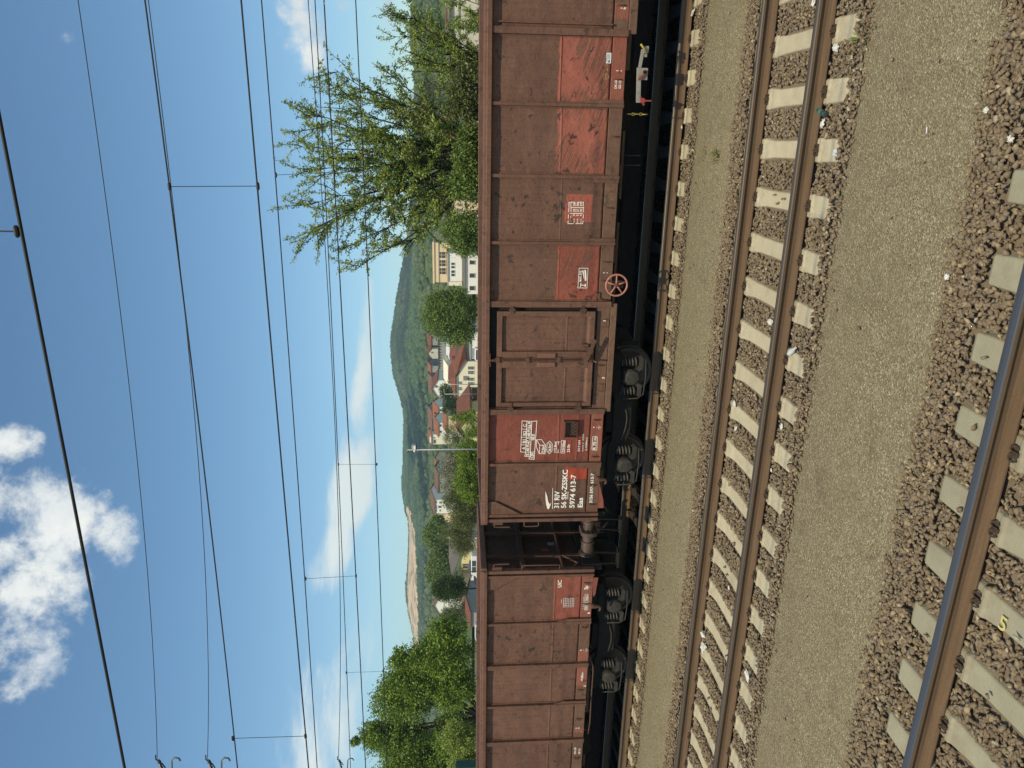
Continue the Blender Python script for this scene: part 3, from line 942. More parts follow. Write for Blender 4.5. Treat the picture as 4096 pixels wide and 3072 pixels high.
def end_wall(wag, x, s, detail):
    """end of the body at local x; s is the direction it faces"""
    pm = paint('end', scuff=1.0, tint=.5)  # tint darkens the end paint to stand for the unlit gap
    b = MB()
    b.box(min(x, x - s * .012), max(x, x - s * .012), -1.36, 1.36, 1.02, 3.2)
    e = b.build('end_wall', pm, wag)
    c = MB()
    for y in (-.92, 0, .92):
        c.box(min(x, x + s * .10), max(x, x + s * .10), y - .045, y + .045, 1.0, 3.18)
    c.build('end_post', pm, e, bevel=.006)
    c = MB()
    for z, h in ((1.62, .05), (2.42, .07)):
        c.prism([(x, z - h), (x + s * .09, z - h + .03), (x + s * .09, z + h - .03), (x, z + h)], 'y', -1.36, 1.36)
    c.build('end_rib', pm, e)
    c = MB()
    c.box(min(x - s * .02, x + s * .13), max(x - s * .02, x + s * .13), -1.44, 1.44, 3.155, 3.285)
    c.build('end_chord', paint('chord', scuff=.6), e, bevel=.012)
    # corner post seen edge-on, and the diagonal at its top
    c = MB()
    c.box(min(x, x + s * .07), max(x, x + s * .07), -1.455, -1.345, 1.0, 3.15)
    c.prism([(-1.44, 3.14), (-1.44, 2.70), (-1.38, 2.70), (-1.08, 3.14)], 'x', min(x + s * .03, x + s * .045), max(x + s * .03, x + s * .045))
    c.build('corner_post', paint('post', scuff=.7), e, bevel=.005)
    # head stock, buffers and coupling
    c = MB()
    c.box(min(x - s * .05, x + s * .08), max(x - s * .05, x + s * .08), -1.30, 1.30, .82, 1.22)
    hs = c.build('head_stock', M_GRIME, wag, bevel=.01)
    xf = wag['half']
    for y in (-.875, .875):
        c = MB()
        x0 = x + s * .08
        L = abs(xf - abs(x0))
        c.lathe((x0, y, 1.06), (s, 0, 0), [(0, .175), (.03, .175), (.035, .135), (L * .52, .125), (L * .52, .142), (L * .58, .142), (L * .58, .112), (L - .045, .108)], 28)
        bf = c.build('buffer', M_BUFFER, wag, smooth='auto')
        c = MB()
        n = 28; pr = []
        for k in range(n):
            a = 2 * math.pi * k / n
            ca, sa = math.cos(a), math.sin(a)
            rr = min(.225 / max(abs(ca), .01), .17 / max(abs(sa), .01), .232)
            pr.append((y + ca * rr, 1.06 + sa * rr))
        c.prism(pr, 'x', min(s * (xf - .05), s * xf), max(s * (xf - .05), s * xf))
        c.build('buffer_head', M_BUFFER, bf, bevel=.012)
        c = MB()
        for k in range(8):
            a = k * math.pi / 4 + .2
            c.lathe((s * (xf - .052), y + .165 * math.cos(a), 1.06 + .135 * math.sin(a)), (-s, 0, 0), [(0, .016), (.02, .016), (.02, 0)], 6)
        c.build('bolt_ring', M_AXLE, bf)
    c = MB()
    c.tube([(x + s * .08, 0, 1.02), (x + s * .36, 0, 1.02), (x + s * .42, 0, 1.08), (x + s * .38, 0, 1.12)], .032, 8)
    c.tube([(x + s * .25, 0, .98), (x + s * .33, 0, .70), (x + s * .31, 0, .55)], .024, 6)
    c.build('draw_hook', M_GRIME, wag, smooth=True)
    for y in (-.32, .30):
        c = MB()
        c.tube([(x + s * .08, y, .90), (x + s * .24, y, .86), (x + s * .36, y, .62), (x + s * .50, y, .52)], .024, 8)
        c.build('brake_hose', M_GRIME, wag, smooth=True)
    if detail:
        # grab rail beside the corner, shunter's step below
        c = MB()
        za, zc = detail
        c.tube([(x + s * .03, -1.40, zc), (x + s * .16, -1.43, zc), (x + s * .175, -1.43, zc - .02), (x + s * .175, -1.43, za + .02), (x + s * .16, -1.43, za), (x + s * .03, -1.40, za)], .0135, 8)
        c.build('grab_rail', M_RUSTP, wag, smooth=True)
        c = MB()
        c.tube([(x + s * .05, -1.38, 3.02), (x + s * .19, -1.40, 3.02), (x + s * .20, -1.40, 2.9), (x + s * .20, -1.40, 2.72)], .016, 8)
        c.box(min(x + s * .02, x + s * .14), max(x + s * .02, x + s * .14), -1.42, -1.36, 2.86, 3.05)
        c.build('lamp_bracket', M_RUSTP, wag)
        c = MB()
        c.bar((x + s * .10, -1.30, 1.0), (x + s * .12, -1.32, .52), .05, .012, (1, 0, 0))
        c.bar((x + s * .34, -1.26, .98), (x + s * .36, -1.32, .52), .05, .012, (1, 0, 0))
        c.box(min(x + s * .08, x + s * .42), max(x + s * .08, x + s * .42), -1.42, -1.22, .50, .53)
        c.build('shunter_step', M_GRIME, wag)
        c = MB()
        c.tube([(x + s * .02, -1.30, 1.42), (x + s * .10, -1.25, 1.32), (x + s * .22, -1.15, 1.62)], .022, 6)
        c.build('hand_lever', M_RUSTP, wag)
        for k, (y, z) in enumerate(((-.6, 1.9), (-.35, 1.75))):
            c = MB(); c.box(min(x, x + s * .015), max(x, x + s * .015), y - .05, y + .05, z - .07, z + .07)
            c.build('end_plate', M_PLATE if k else M_REDP, e)

M_PAD = paint('pad', reds=((-50, 50, 0, 5),), red=(.20, .10, .072), scuff=.6)

def wagon(name, label, xc, posts, bays, chord, half=7.02, doors=(), far_posts=(-6.33, -5.25, -4.187, -2.165, -1.1, 0, 1.1, 2.165, 4.187, 5.25, 6.33)):
    w = thing(name, label, 'freight wagon', (xc, FAR, 0), 'open freight wagons standing on the far track')
    w['half'] = half
    pc = paint('chord', scuff=.6)
    # top chord, near side: two flanges with a rounded nose line between
    prof = [(SHEET + .03, 3.15), (CHY + .012, 3.15), (CHY, 3.158), (CHY, 3.222), (CHY + .008, 3.232), (CHY + .016, 3.236), (CHY + .022, 3.272), (CHY + .036, 3.285), (SHEET + .03, 3.285)]
    b = MB()
    n = 40; xs = [chord[0] + (chord[1] - chord[0]) * i / n for i in range(n + 1)]
    vs = []
    for x in xs:
        j = .004 * noise.noise((x * .8, 0, 2)); j2 = .005 * noise.noise((x * 2.3, 3, 2))
        vs += [(x, y + j2, z + j) for y, z in prof]
    m = len(prof); fs = []
    for i in range(n):
        for k in range(m): fs.append((i * m + k, i * m + (k + 1) % m, (i + 1) * m + (k + 1) % m, (i + 1) * m + k))
    fs += [tuple(range(m)), tuple(range(n * m, n * m + m))]
    b.add(vs, fs)
    b.build('top_chord', pc, w)
    b = MB(); b.box(-6.4, 6.4, 1.36, 1.50, 3.15, 3.285); b.build('top_chord', pc, w, bevel=.01)
    # far side wall
    b = MB(); b.box(-6.4, 6.4, 1.36, 1.372, 1.2, 3.16)
    for x in far_posts: b.box(x - .04, x + .04, 1.372, 1.46, 1.0, 3.15)
    b.build('far_wall', paint('inner', scuff=.9), w)
    b = MB(); b.box(-6.4, 6.4, -1.36, 1.36, 1.17, 1.21); b.build('floor', M_RUSTP, w)
    # sill beam
    reds = []; 
    b = MB(); b.box(-6.40, 6.40, SHEET - .012, SHEET + .10, Z0, 1.224)
    b.build('sill_beam', bays['sill'], w, bevel=.006)
    b = MB(); b.box(-6.39, 6.39, SHEET + .008, SHEET + .03, 1.2245, 1.26); b.build('gap_shade_strip', M_BLACK, w)  # black strip standing for the shade in the gap above the sill
    b = MB(); b.box(-6.40, 6.40, 1.275, 1.385, Z0, 1.224); b.build('sill_beam', paint('sill', dust=.55), w)
    for x, wide, gus, hat in posts:
        post(w, x, wide, gus, hat=hat)
    for i, (xa, xb, mat, seams, sd) in enumerate(bays['panels']):
        panel(w, xa + .02, xb - .02, mat, sd, seams)
    for (xa, xb) in doors: door(w, xa, xb, name)
    # underframe: centre sill, cross bars, brake gear
    b = MB()
    b.box(-6.3, 6.3, -.28, -.16, .86, 1.16); b.box(-6.3, 6.3, .16, .28, .86, 1.16)
    for x in (-5.6, -3.2, -2.1, -1.05, 0, 1.05, 2.1, 3.2, 5.6): b.box(x - .05, x + .05, -1.36, 1.36, .98, 1.16)
    for y in (-1.0, 1.0):
        for x in (-2.6, -1.2, .2): b.box(x, x + 1.1, y - .05, y + .05, .90, 1.16)
    b.build('underframe', M_GRIME, w)
    b = MB(); b.lathe((.75, -.35, .78), (1, 0, 0), [(0, .0), (.02, .16), (.06, .19), (.95, .19), (.99, .16), (1.01, 0)], 20); b.build('air_tank', M_GRIME, w, smooth='auto')
    b = MB(); b.lathe((-.9, .25, .72), (1, 0, 0), [(0, .0), (0, .17), (.42, .17), (.46, .06), (.9, .05)], 20); b.build('brake_cylinder', M_GRIME, w, smooth='auto')
    b = MB(); b.tube([(-4.4, -.05, .60), (4.4, -.05, .60)], .022, 6); b.tube([(-2.5, .35, .70), (2.5, .35, .70)], .018, 6); b.build('brake_rod', M_GRIME, w)
    bogie(w, -4.5); bogie(w, 4.5)
    return w

# regions of the photograph in which the wagon details were measured
zs_ = .3858
r1 = reg(1850, 0, zs_); r2 = reg(1850, 600, zs_); r3 = reg(1850, 1200, zs_); r4 = reg(1850, 1800, zs_); r5 = reg(1850, 2400, .4052)
XA, XB = -.535, -14.565      # wagon centres

DEEP = (.235, .070, .050)
ORNG = (.40, .075, .045)
pB0 = paint('number_bay', reds=((-6.06, -5.60, 1.0, 1.50),) if False else ((-5.60, -5.26, 1.237, 1.66),), red=(.40, .068, .040), scuff=.9)
pB1 = paint('data_bay', reds=((-5.3, -4.1, 1.0, 3.3),), red=DEEP, scuff=.45)
pB2 = paint('sign_bay', reds=((-2.2, -1.05, 1.0, 1.985),), red=(.30, .085, .058), brush=.95, scuff=.9)
pB3 = paint('table_bay', reds=((-.74, -.28, 1.43, 1.88),), red=(.36, .105, .075), scuff=1.0)
pB4 = paint('patch_bay', reds=((.0, 1.12, 1.235, 2.075),), brush=.95, scuff=1.0)
pB5 = paint('patch_bay_right', reds=((1.1, 2.2, 1.0, 2.085),), brush=1.0, scuff=1.0)
pPL = paint('plain_bay', scuff=.9)
pSillA = paint('sill_front', reds=((-5.25, -4.24, .9, 1.3), (1.15, 2.17, .9, 1.3), (2.40, 2.62, .9, 1.3)), red=(.29, .085, .060), scuff=.9, dust=.35)
E_ = [(-6.33, 0, 0, 1), (-5.25, 0, -1, 0), (-4.187, 1, 0, 0), (-2.165, 1, 0, 0), (-1.10, 0, 1, 0), (0, 0, -1, 0), (1.12, 0, 1, 0), (2.195, 1, 0, 0), (4.187, 1, 0, 0), (5.25, 0, 1, 0), (6.33, 0, 0, -1)]
pan = [(-6.40, -5.25, pB0, (1.837,), 1), (-5.25, -4.187, pB1, (1.835, 1.477), 2), (-2.165, -1.10, pB2, (1.957,), 3), (-1.10, 0, pB3, (1.957,), 4), (0, 1.12, pB4, (2.0,), 5), (1.12, 2.195, pB5, (2.045,), 6), (2.195, 4.187, paint('shut_door', scuff=.6), (), 9), (4.187, 5.25, pPL, (1.9,), 7), (5.25, 6.40, pPL, (1.9,), 8)]
WA = wagon('open_wagon', 'brown open freight wagon with a handwheel and a double door', XA, E_, {'sill': pSillA, 'panels': pan}, (-6.47, 6.47), doors=((-4.187, -2.165),))
b = MB(); b.box(2.19, 4.20, SHEET - .045, SHEET + .02, .865, .994); b.build('door_sill', paint('sill', dust=.55), WA, bevel=.006)
b = MB(); b.box(2.30, 2.33, SHEET - .05, SHEET, 1.24, 3.05); b.build('door_edge', paint('post', scuff=.7), WA, bevel=.006)
end_wall(WA, -6.4, -1, (2.16, 2.44)); end_wall(WA, 6.4, 1, None)

pC0 = paint('uic_bay', reds=((5.22, 6.26, 1.0, 1.784),), red=(.30, .092, .064), scuff=.9)
pC1 = paint('scraped_bay', scuff=1.6)
pC2 = paint('pale_bay', tint=1.12, scuff=.35)
pSillB = paint('sill_rear', reds=((5.22, 6.35, .9, 1.3), (4.19, 4.45, .9, 1.3), (3.55, 4.07, .9, 1.3), (2.28, 2.42, .9, 1.3)), red=(.30, .10, .075), scuff=.9, dust=.35)
F_ = [(6.33, 0, 0, -1), (5.20, 0, 1, 0), (4.13, 1, 0, 0), (3.11, 0, 1, 0), (2.12, 1, 0, 0), (1.06, 0, 1, 0), (0, 0, 1, 0), (-1.06, 0, 1, 0), (-2.12, 1, 0, 0), (-3.11, 0, 1, 0), (-4.13, 1, 0, 0), (-5.2, 0, 1, 0), (-6.33, 0, 0, 1)]
xs_ = [6.40, 5.20, 4.13, 3.11, 2.12, 1.06, 0, -1.06, -2.12, -3.11, -4.13, -5.2, -6.4]
mats_ = [pC0, pC1, pC2, pC2, pC1, pPL, pPL, pPL, pPL, pPL, pPL, pPL]
panb = [(b_, a_, mats_[i], (1.775,), 20 + i) for i, (a_, b_) in enumerate(zip(xs_[:-1], xs_[1:]))]
WB = wagon('open_wagon', 'brown open wagon without doors coupled behind the one with the handwheel', XB, F_, {'sill': pSillB, 'panels': panb}, (-6.47, 6.47))
end_wall(WB, 6.4, 1, (1.70, 2.46)); end_wall(WB, -6.4, -1, None)

# rope hooks along both sills
for x in (-6.13, -5.72, -5.12, -4.37, -3.30, -1.42, -1.75, -.50, .65, 1.52, 2.6): hook(WA, x)
for x in (6.12, 5.62, 5.05, 4.18, 3.46, 2.68, 1.6, .6): hook(WB, x)

# ------------------------------------------------------------------ lettering on the front wagon
def surfA(xa, xb, sd): return lambda x, z: bulge(x, z, xa + .02, xb - .02, sd) if z > ZS else .012
s = Sign(r4, XA, .010, surfA(-6.40, -5.25, 1))
s.text('31 RIV', (1000, 598), (1003, 420), 52)
s.text('56 SK-ZSSKC', (1076, 598), (1084, 200), 52)
s.text('5974 613-7', (1161, 598), (1175, 250), 54)
s.text('Eas', (1245, 592), (1246, 492), 52)
s.line([(932, 605), (934, 392)], .010); s.line([(1090, 500), (1093, 432)], .010)
s.build('number_lettering', M_WHITE, WA)
s = Sign(r4, XA, .010, surfA(-6.40, -5.25, 1))
s.poly([(857, 418), (876, 470), (888, 528), (902, 558), (919, 540), (906, 580), (894, 608), (880, 607), (867, 560), (859, 490)])
s.build('logo', M_WHITE, WA)
s = Sign(r4, XA, .004, lambda x, z: .012)
s.text('3156 5974 613-7', (1345, 545), (1360, 238), 32)
s.build('sill_lettering', M_WHITE, WA)

s = Sign(r3, XA, .010, surfA(-5.25, -4.187, 2))
for q in ([(617, 1250), (668, 1252), (655, 1575), (602, 1571), (617, 1250)], [(668, 1252), (718, 1254), (702, 1620), (645, 1618), (655, 1575)], [(718, 1254), (770, 1250), (742, 1648), (690, 1645), (693, 1619)],
          [(613, 1335), (664, 1337)], [(610, 1418), (661, 1420)], [(607, 1498), (658, 1500)], [(714, 1335), (664, 1337)], [(710, 1418), (661, 1420)], [(706, 1498), (657, 1500)], [(703, 1574), (655, 1574)], [(748, 1572), (696, 1576)]):
    s.line(q, .010)
for t, a, e, c in (('A', (650, 1548), (651, 1520), 34), ('B1', (653, 1480), (655, 1442), 34), ('B2', (658, 1402), (660, 1352), 34), ('C', (661, 1312), (662, 1284), 34), ('S', (690, 1612), (690, 1588), 34),
                   ('40.9', (692, 1566), (695, 1506), 34), ('47.1', (698, 1490), (700, 1428), 34), ('48.9', (702, 1412), (705, 1348), 34), ('56.9', (708, 1328), (711, 1262), 34), ('120', (734, 1634), (737, 1584), 34), ('00.0', (746, 1450), (749, 1388), 34)):
    s.text(t, a, e, c)
s.line([(795, 1588), (765, 1520), (768, 1445), (818, 1442), (860, 1500), (855, 1588), (795, 1588)], .009); s.line([(768, 1445), (800, 1500), (858, 1500)], .009); s.line([(800, 1500), (797, 1585)], .009)
s.text('72.0m³', (850, 1582), (853, 1504), 32)
s.line([(900, 1587), (872, 1560), (875, 1485), (902, 1457), (929, 1487), (926, 1560), (900, 1587)], .009)
s.text('36.0m²', (915, 1566), (918, 1480), 28)
s.text('12.8m', (972, 1562), (976, 1470), 28); s.line([(990, 1575), (993, 1462)], .008); s.line([(950, 1574), (1000, 1575)], .007); s.line([(952, 1466), (1012, 1465)], .007)
s.line([(1018, 1580), (1026, 1452), (1068, 1452), (1062, 1582), (1018, 1580)], .008)
s.text('23100kg', (1056, 1572), (1062, 1456), 28)
s.text('23.0t', (1108, 1574), (1112, 1490), 28)
s.text('24.9 kN', (1212, 1568), (1222, 1450), 24)
s.text('uk.brzda 2.1  19.03.20', (1250, 1566), (1258, 1384), 15)
s.text('(-14.04m-)', (1288, 1556), (1296, 1422), 20)
s.build('load_table', M_WHITE, WA)
s = Sign(r3, XA, .012, surfA(-5.25, -4.187, 2))
s.line([(1064, 1585), (1070, 1446), (1122, 1448), (1116, 1586), (1064, 1585)], .010); s.line([(1182, 1580), (1186, 1444), (1226, 1444), (1221, 1580)], .010)
s.build('red_frame', simple('red_line', (.55, .03, .03), (.42, .03, .03), 9), WA)
s = Sign(r3, XA, .004, lambda x, z: .012)
s.line([(1340, 1550), (1348, 1412), (1397, 1412), (1391, 1555), (1340, 1550)], .009)
s.text('R 75 m', (1380, 1546), (1386, 1420), 30)
s.text('I', (1368, 1322), (1368, 1312), 14); s.text('c', (1396, 1324), (1396, 1312), 12); s.text('A', (1432, 1326), (1432, 1310), 12); s.line([(1411, 1336), (1413, 1300)], .007)
s.text('3', (1470, 816), (1471, 796), 26); s.text('3', (1482, 222), (1482, 204), 24)
s.build('sill_lettering', M_WHITE, WA)
# wire-mesh paper holder
def paper_holder(px, rg, wag, wx):
    a, bq = at(*rg(1045, 1410), FAR + SHEET), at(*rg(1190, 1240), FAR + SHEET)
    x0, x1, z1, z0 = a.x - wx, bq.x - wx, a.z, bq.z
    y = SHEET - .012
    b = MB()
    b.box(x0, x1, y - .085, y, z1 - .02, z1); b.box(x0, x1, y - .085, y, z0, z0 + .018); b.box(x0, x0 + .016, y - .085, y, z0, z1); b.box(x1 - .016, x1, y - .085, y, z0, z1)
    h = b.build('paper_holder', M_RUSTP, wag, bevel=.003)
    b = MB(); b.box(x0 + .014, x1 - .014, y - .008, y, z0 + .016, z1 - .02); b.build('back_plate', simple('holder_back', (.135, .085, .065), (.09, .055, .045), 12), h)
    b = MB()
    n = 5; dx = (x1 - x0) / n; dz = (z1 - z0)
    for i in range(-3, n + 3):
        for sg in (-1, 1):
            p = [(x0 + dx * i, z0 + .01), (x0 + dx * i + sg * dz * .8, z1 - .02)]
            q = []
            for t in (k / 12 for k in range(13)):
                xx = p[0][0] + (p[1][0] - p[0][0]) * t
                if x0 <= xx <= x1: q.append((xx, y - .078, p[0][1] + (p[1][1] - p[0][1]) * t))
            if len(q) > 1: b.tube([q[0], q[-1]], .0042, 4)
    b.build('wire_mesh', M_BLACK, h)
paper_holder(0, r3, WA, XA)

s = Sign(r2, XA, .010, surfA(-2.165, -1.10, 3))
s.line([(1195, 1428), (1208, 1224), (1300, 1224), (1290, 1430), (1195, 1428)], .008)
s.text('MAX. 31%', (1246, 1362), (1222, 1252), 24)
s.poly([(1268, 1356), (1284, 1352), (1280, 1244), (1262, 1240)]); s.poly([(1258, 1336), (1262, 1336), (1254, 1248), (1240, 1246)])
s.line([(1222, 1418), (1226, 1380)], .012); s.line([(1224, 1399), (1262, 1401)], .012); s.poly([(1262, 1410), (1266, 1392), (1280, 1384), (1276, 1420)])
s.build('slope_sign', M_WHITE, WA)
s = Sign(r2, XA, .010, surfA(-1.10, 0, 4))
for q in ([(1103, 560), (1103, 540), (1165, 540)], [(1185, 540), (1252, 540), (1252, 575)], [(1092, 735), (1092, 762), (1150, 762)], [(1170, 762), (1245, 762), (1247, 735)], [(1102, 600), (1100, 640)], [(1253, 590), (1252, 640)], [(1098, 670), (1096, 705)], [(1251, 670), (1249, 705)], [(1102, 558), (1102, 590)],
          [(1120, 595), (1255, 597)], [(1112, 656), (1245, 656)], [(1122, 640), (1124, 605)], [(1122, 590), (1122, 548)]):
    s.line(q, .009)
for t, a, e, c in (('a-a', (1160, 752), (1162, 712), 18), ('3', (1163, 682), (1164, 668), 22), ('23', (1168, 640), (1168, 610), 24), ('26', (1168, 580), (1168, 546), 24),
                   ('b-b', (1196, 752), (1198, 712), 18), ('5', (1200, 682), (1200, 668), 22), ('27', (1203, 640), (1203, 610), 24), ('30', (1204, 580), (1204, 546), 24),
                   ('c-c', (1232, 752), (1232, 712), 18), ('9', (1236, 682), (1236, 668), 22), ('35', (1238, 640), (1238, 610), 24), ('57', (1240, 580), (1240, 546), 24), ('m', (1126, 704), (1127, 680), 16)):
    s.text(t, a, e, c)
s.build('load_table', M_WHITE, WA)
s = Sign(r2, XA, .004, lambda x, z: .012)
s.text('I', (1474, 1275), (1474, 1268), 18); s.text('a', (1502, 1280), (1502, 1264), 14)
s.build('sill_lettering', M_WHITE, WA)
s = Sign(r1, XA, .004, lambda x, z: .012)
s.text('DK-GP', (1596, 920), (1602, 822), 24); s.text('SZ-12', (1638, 920), (1644, 834), 24)
s.text('I', (1612, 738), (1612, 730), 20); s.text('a', (1648, 744), (1648, 724), 16); s.text('I', (1656, 90), (1656, 82), 20); s.text('b', (1690, 98), (1690, 76), 26)
s.build('sill_lettering', M_WHITE, WA)
s = Sign(r1, XA, .010, surfA(1.12, 2.195, 6))
s.line([(1484 + 30 * math.cos(k * math.pi / 8), 795 + 30 * math.sin(k * math.pi / 8)) for k in range(17)], .005)
s.text('TT', (1498, 814), (1498, 778), 22); s.text('JR-7', (1506, 735), (1506, 668), 14)
s.build('chalk_mark', simple('chalk_ochre', (.55, .33, .12), (.42, .25, .1), 9), WA)
s = Sign(r1, XA, .012, surfA(1.12, 2.195, 6))
s.poly([(1485, 658), (1490, 548), (1543, 548), (1538, 659)])
lab = s.build('route_label', simple('label_white', (.72, .73, .71), (.62, .63, .62), 9), WA)
s = Sign(r1, XA, .014, surfA(1.12, 2.195, 6))
s.poly([(1508, 650), (1510, 624), (1524, 624), (1524, 650)])
s.line([(1494, 640), (1497, 562)], .006); s.line([(1510, 612), (1512, 562)], .004); s.line([(1522, 612), (1524, 562)], .004)
s.build('label_print', simple('label_blue', (.06, .10, .20), (.05, .07, .12), 9), lab)

# rear wagon
def surfB(a, b_, sd): return lambda x, z: bulge(x, z, a + .02, b_ - .02, sd) if z > ZS else .012
s = Sign(r4, XB, .010, surfB(5.20, 6.40, 20))
s.text('UIC', (1025, 1415), (1028, 1342), 42)
s.build('uic_lettering', M_WHITE, WB)
s = Sign(r4, XB, .010, surfB(5.20, 6.40, 20))
s.line([(1026, 1580), (1027, 1566)], .007); s.line([(1026, 1560), (1027, 1545)], .007)
for k in range(7): s.line([(1045 + 18 * k, 1622), (1047 + 18 * k, 1530)], .005)
for k in range(6): s.line([(1045, 1622 - 18 * k), (1154, 1623 - 18 * k)], .005)
s.build('grid_symbol', M_WHITE, WB)
s = Sign(r4, XB, .004, lambda x, z: .012)
s.text('Sp', (1298, 1440), (1300, 1402), 40)
s.line([(1262, 1655), (1268, 1492), (1303, 1490), (1296, 1654), (1262, 1655)], .006)
s.text('REV 21 TREZ', (1290, 1648), (1296, 1500), 20); s.text('1 2345 678', (1254, 1640), (1258, 1520), 9)
s.build('sill_lettering', M_WHITE, WB)
s = Sign(r5, XB, .004, lambda x, z: .012)
s.text('-9.00m-', (1190, 800), (1190, 705), 22); s.text('I', (1176, 494), (1176, 486), 18); s.text('c', (1198, 494), (1198, 484), 12); s.line([(1217, 508), (1219, 472)], .007); s.text('A', (1236, 494), (1236, 482), 10)
s.text('2', (1216, 852), (1216, 838), 22); s.text('DK-GP', (1118, 1514), (1120, 1448), 18); s.text('SZ-12', (1160, 1514), (1162, 1462), 18); s.text('I', (1130, 1262), (1130, 1256), 16); s.text('b', (1152, 1264), (1152, 1250), 14)
s.text('1', (1255, 130), (1257, 118), 22)
s.build('sill_lettering', M_WHITE, WB)

# ------------------------------------------------------------------ fittings below the sill
def wp(rg, x, y, depth, wx):
    w = at(*rg(x, y), FAR + depth); return Vector((w.x - wx, depth, w.z))
# handwheel of the parking brake
b = MB()
c0 = Vector((-2.346 - XA, -1.485, .937))
n = 28; R0 = .187
b.tube([c0 + Vector((R0 * math.cos(2 * math.pi * k / n), 0, R0 * math.sin(2 * math.pi * k / n))) for k in range(n + 1)], .017, 8, False)
hw = b.build('hand_wheel', M_PINK, WA, smooth=True)
b = MB()
for k in range(5):
    a = 2 * math.pi * k / 5 + .28
    b.tube([c0 + Vector((0, .012, 0)), c0 + Vector((.08 * math.sin(a), .006, .08 * math.cos(a))), c0 + Vector((R0 * math.sin(a), 0, R0 * math.cos(a)))], [.020, .014, .012], 8)
b.build('spoke', M_PINK, hw, smooth=True)
b = MB(); b.lathe(c0 + Vector((0, .06, 0)), (0, -1, 0), [(0, .034), (.07, .034), (.085, .024), (.085, 0)], 12); b.tube([c0 + Vector((0, .05, 0)), c0 + Vector((0, .55, 0))], .018, 8)
b.build('hub', M_RUSTP, hw, smooth='auto')
b = MB(); b.box(c0.x - .06, c0.x + .06, -1.40, -1.33, .80, 1.0); b.box(c0.x - .05, c0.x + .05, -1.45, -1.36, .86, .885); b.build('hand_wheel_bracket', M_RUSTP, WA)
b = MB(); b.tube([wp(r2, 1360, 1480, -1.40, XA), wp(r2, 1395, 1482, -1.43, XA), wp(r2, 1400, 1482, -1.43, XA), wp(r2, 1400, 1535, -1.43, XA), wp(r2, 1420, 1552, -1.43, XA), wp(r2, 1535, 1560, -1.42, XA)], .011, 6)
b.build('release_rod', M_RUSTP, WA, smooth=True)
# brake change-over plates
def plates(wag, wx, dx=0.0):
    y = -1.28
    b = MB()
    P = lambda x, z: wp(r1, x, z, y, XA) + Vector((dx, 0, 0))
    b.bar(P(1822, 1065), P(1830, 700), .075, .012, (0, 1, 0)); b.bar(P(1838, 700), P(1872, 510), .055, .012, (0, 1, 0))
    bar = b.build('brake_plate_bar', M_PLATE, wag, bevel=.003)
    b = MB()
    a, c = P(1808, 828), P(1922, 706)
    b.box(a.x, c.x, y - .02, y - .008, c.z, a.z); b.build('brake_dial', M_PLATE, bar, bevel=.003)
    b = MB(); b.lathe(P(1885, 750) + Vector((0, -.02, 0)), (0, -1, 0), [(0, .03), (.05, .03), (.05, 0)], 12); b.build('dial_hub', M_GRIME, bar)
    b = MB(); b.bar(P(1815, 830) + Vector((0, -.06, 0)), P(1885, 755) + Vector((0, -.06, 0)), .035, .02, (0, 1, 0)); b.build('red_lever', M_REDP, bar, bevel=.003)
    b = MB(); a, c = P(1880, 550), P(1930, 480); b.box(a.x, c.x, y - .02, y - .006, c.z, a.z); b.box(a.x - .06, a.x - .01, y - .02, y - .006, c.z + .02, a.z - .01); b.build('small_plate', M_PLATE, bar)
    b = MB(); b.tube([P(1840, 460) + Vector((0, -.05, 0)), P(1900, 545) + Vector((0, -.05, 0))], [.018, .013], 8); b.build('yellow_lever', M_YELP, bar, smooth=True)
    b = MB(); b.lathe(P(1865, 1045) + Vector((0, -.0, 0)), (0, -1, 0), [(0, .04), (.04, .04), (.04, 0)], 12); b.bar(P(1870, 1046) + Vector((0, -.03, 0)), P(1952, 1046) + Vector((0, -.03, 0)), .022, .016, (0, 1, 0)); b.bar(P(1840, 1000), P(1880, 1090), .03, .03, (0, 1, 0))
    b.build('valve_handle', M_REDP, bar)
plates(WA, XA)
plates(WB, XB, (-13.16 - 1.48))
b = MB()
P = lambda x, z: wp(r1, x, z, -1.30, XA)
b.tube([P(1705, 1182), P(1755, 1183)], .007, 6); b.tube([P(1790, 1182), P(1835, 1184)], .007, 6); b.tube([P(1860, 1186), P(1920, 1186)], .010, 6)
for c in (1770, 1848):
    b.tube([P(c + 16 * math.cos(k * math.pi / 6), 1184 + 12 * math.sin(k * math.pi / 6)) for k in range(13)], .006, 6)
b.build('yellow_chain', M_YELP, WA, smooth=True)
for q in ((1640, 1612, 1835), (1640, 1612 + 56, 1835)): pass
for zz in (60, 160):
    b = MB(); b.tube([wp(r2, 1640, zz, -1.15, XA), wp(r2, 1840, zz - 2, -1.15, XA)], .007, 5)
    b.build('hanger_rod', M_AXLE, WA)
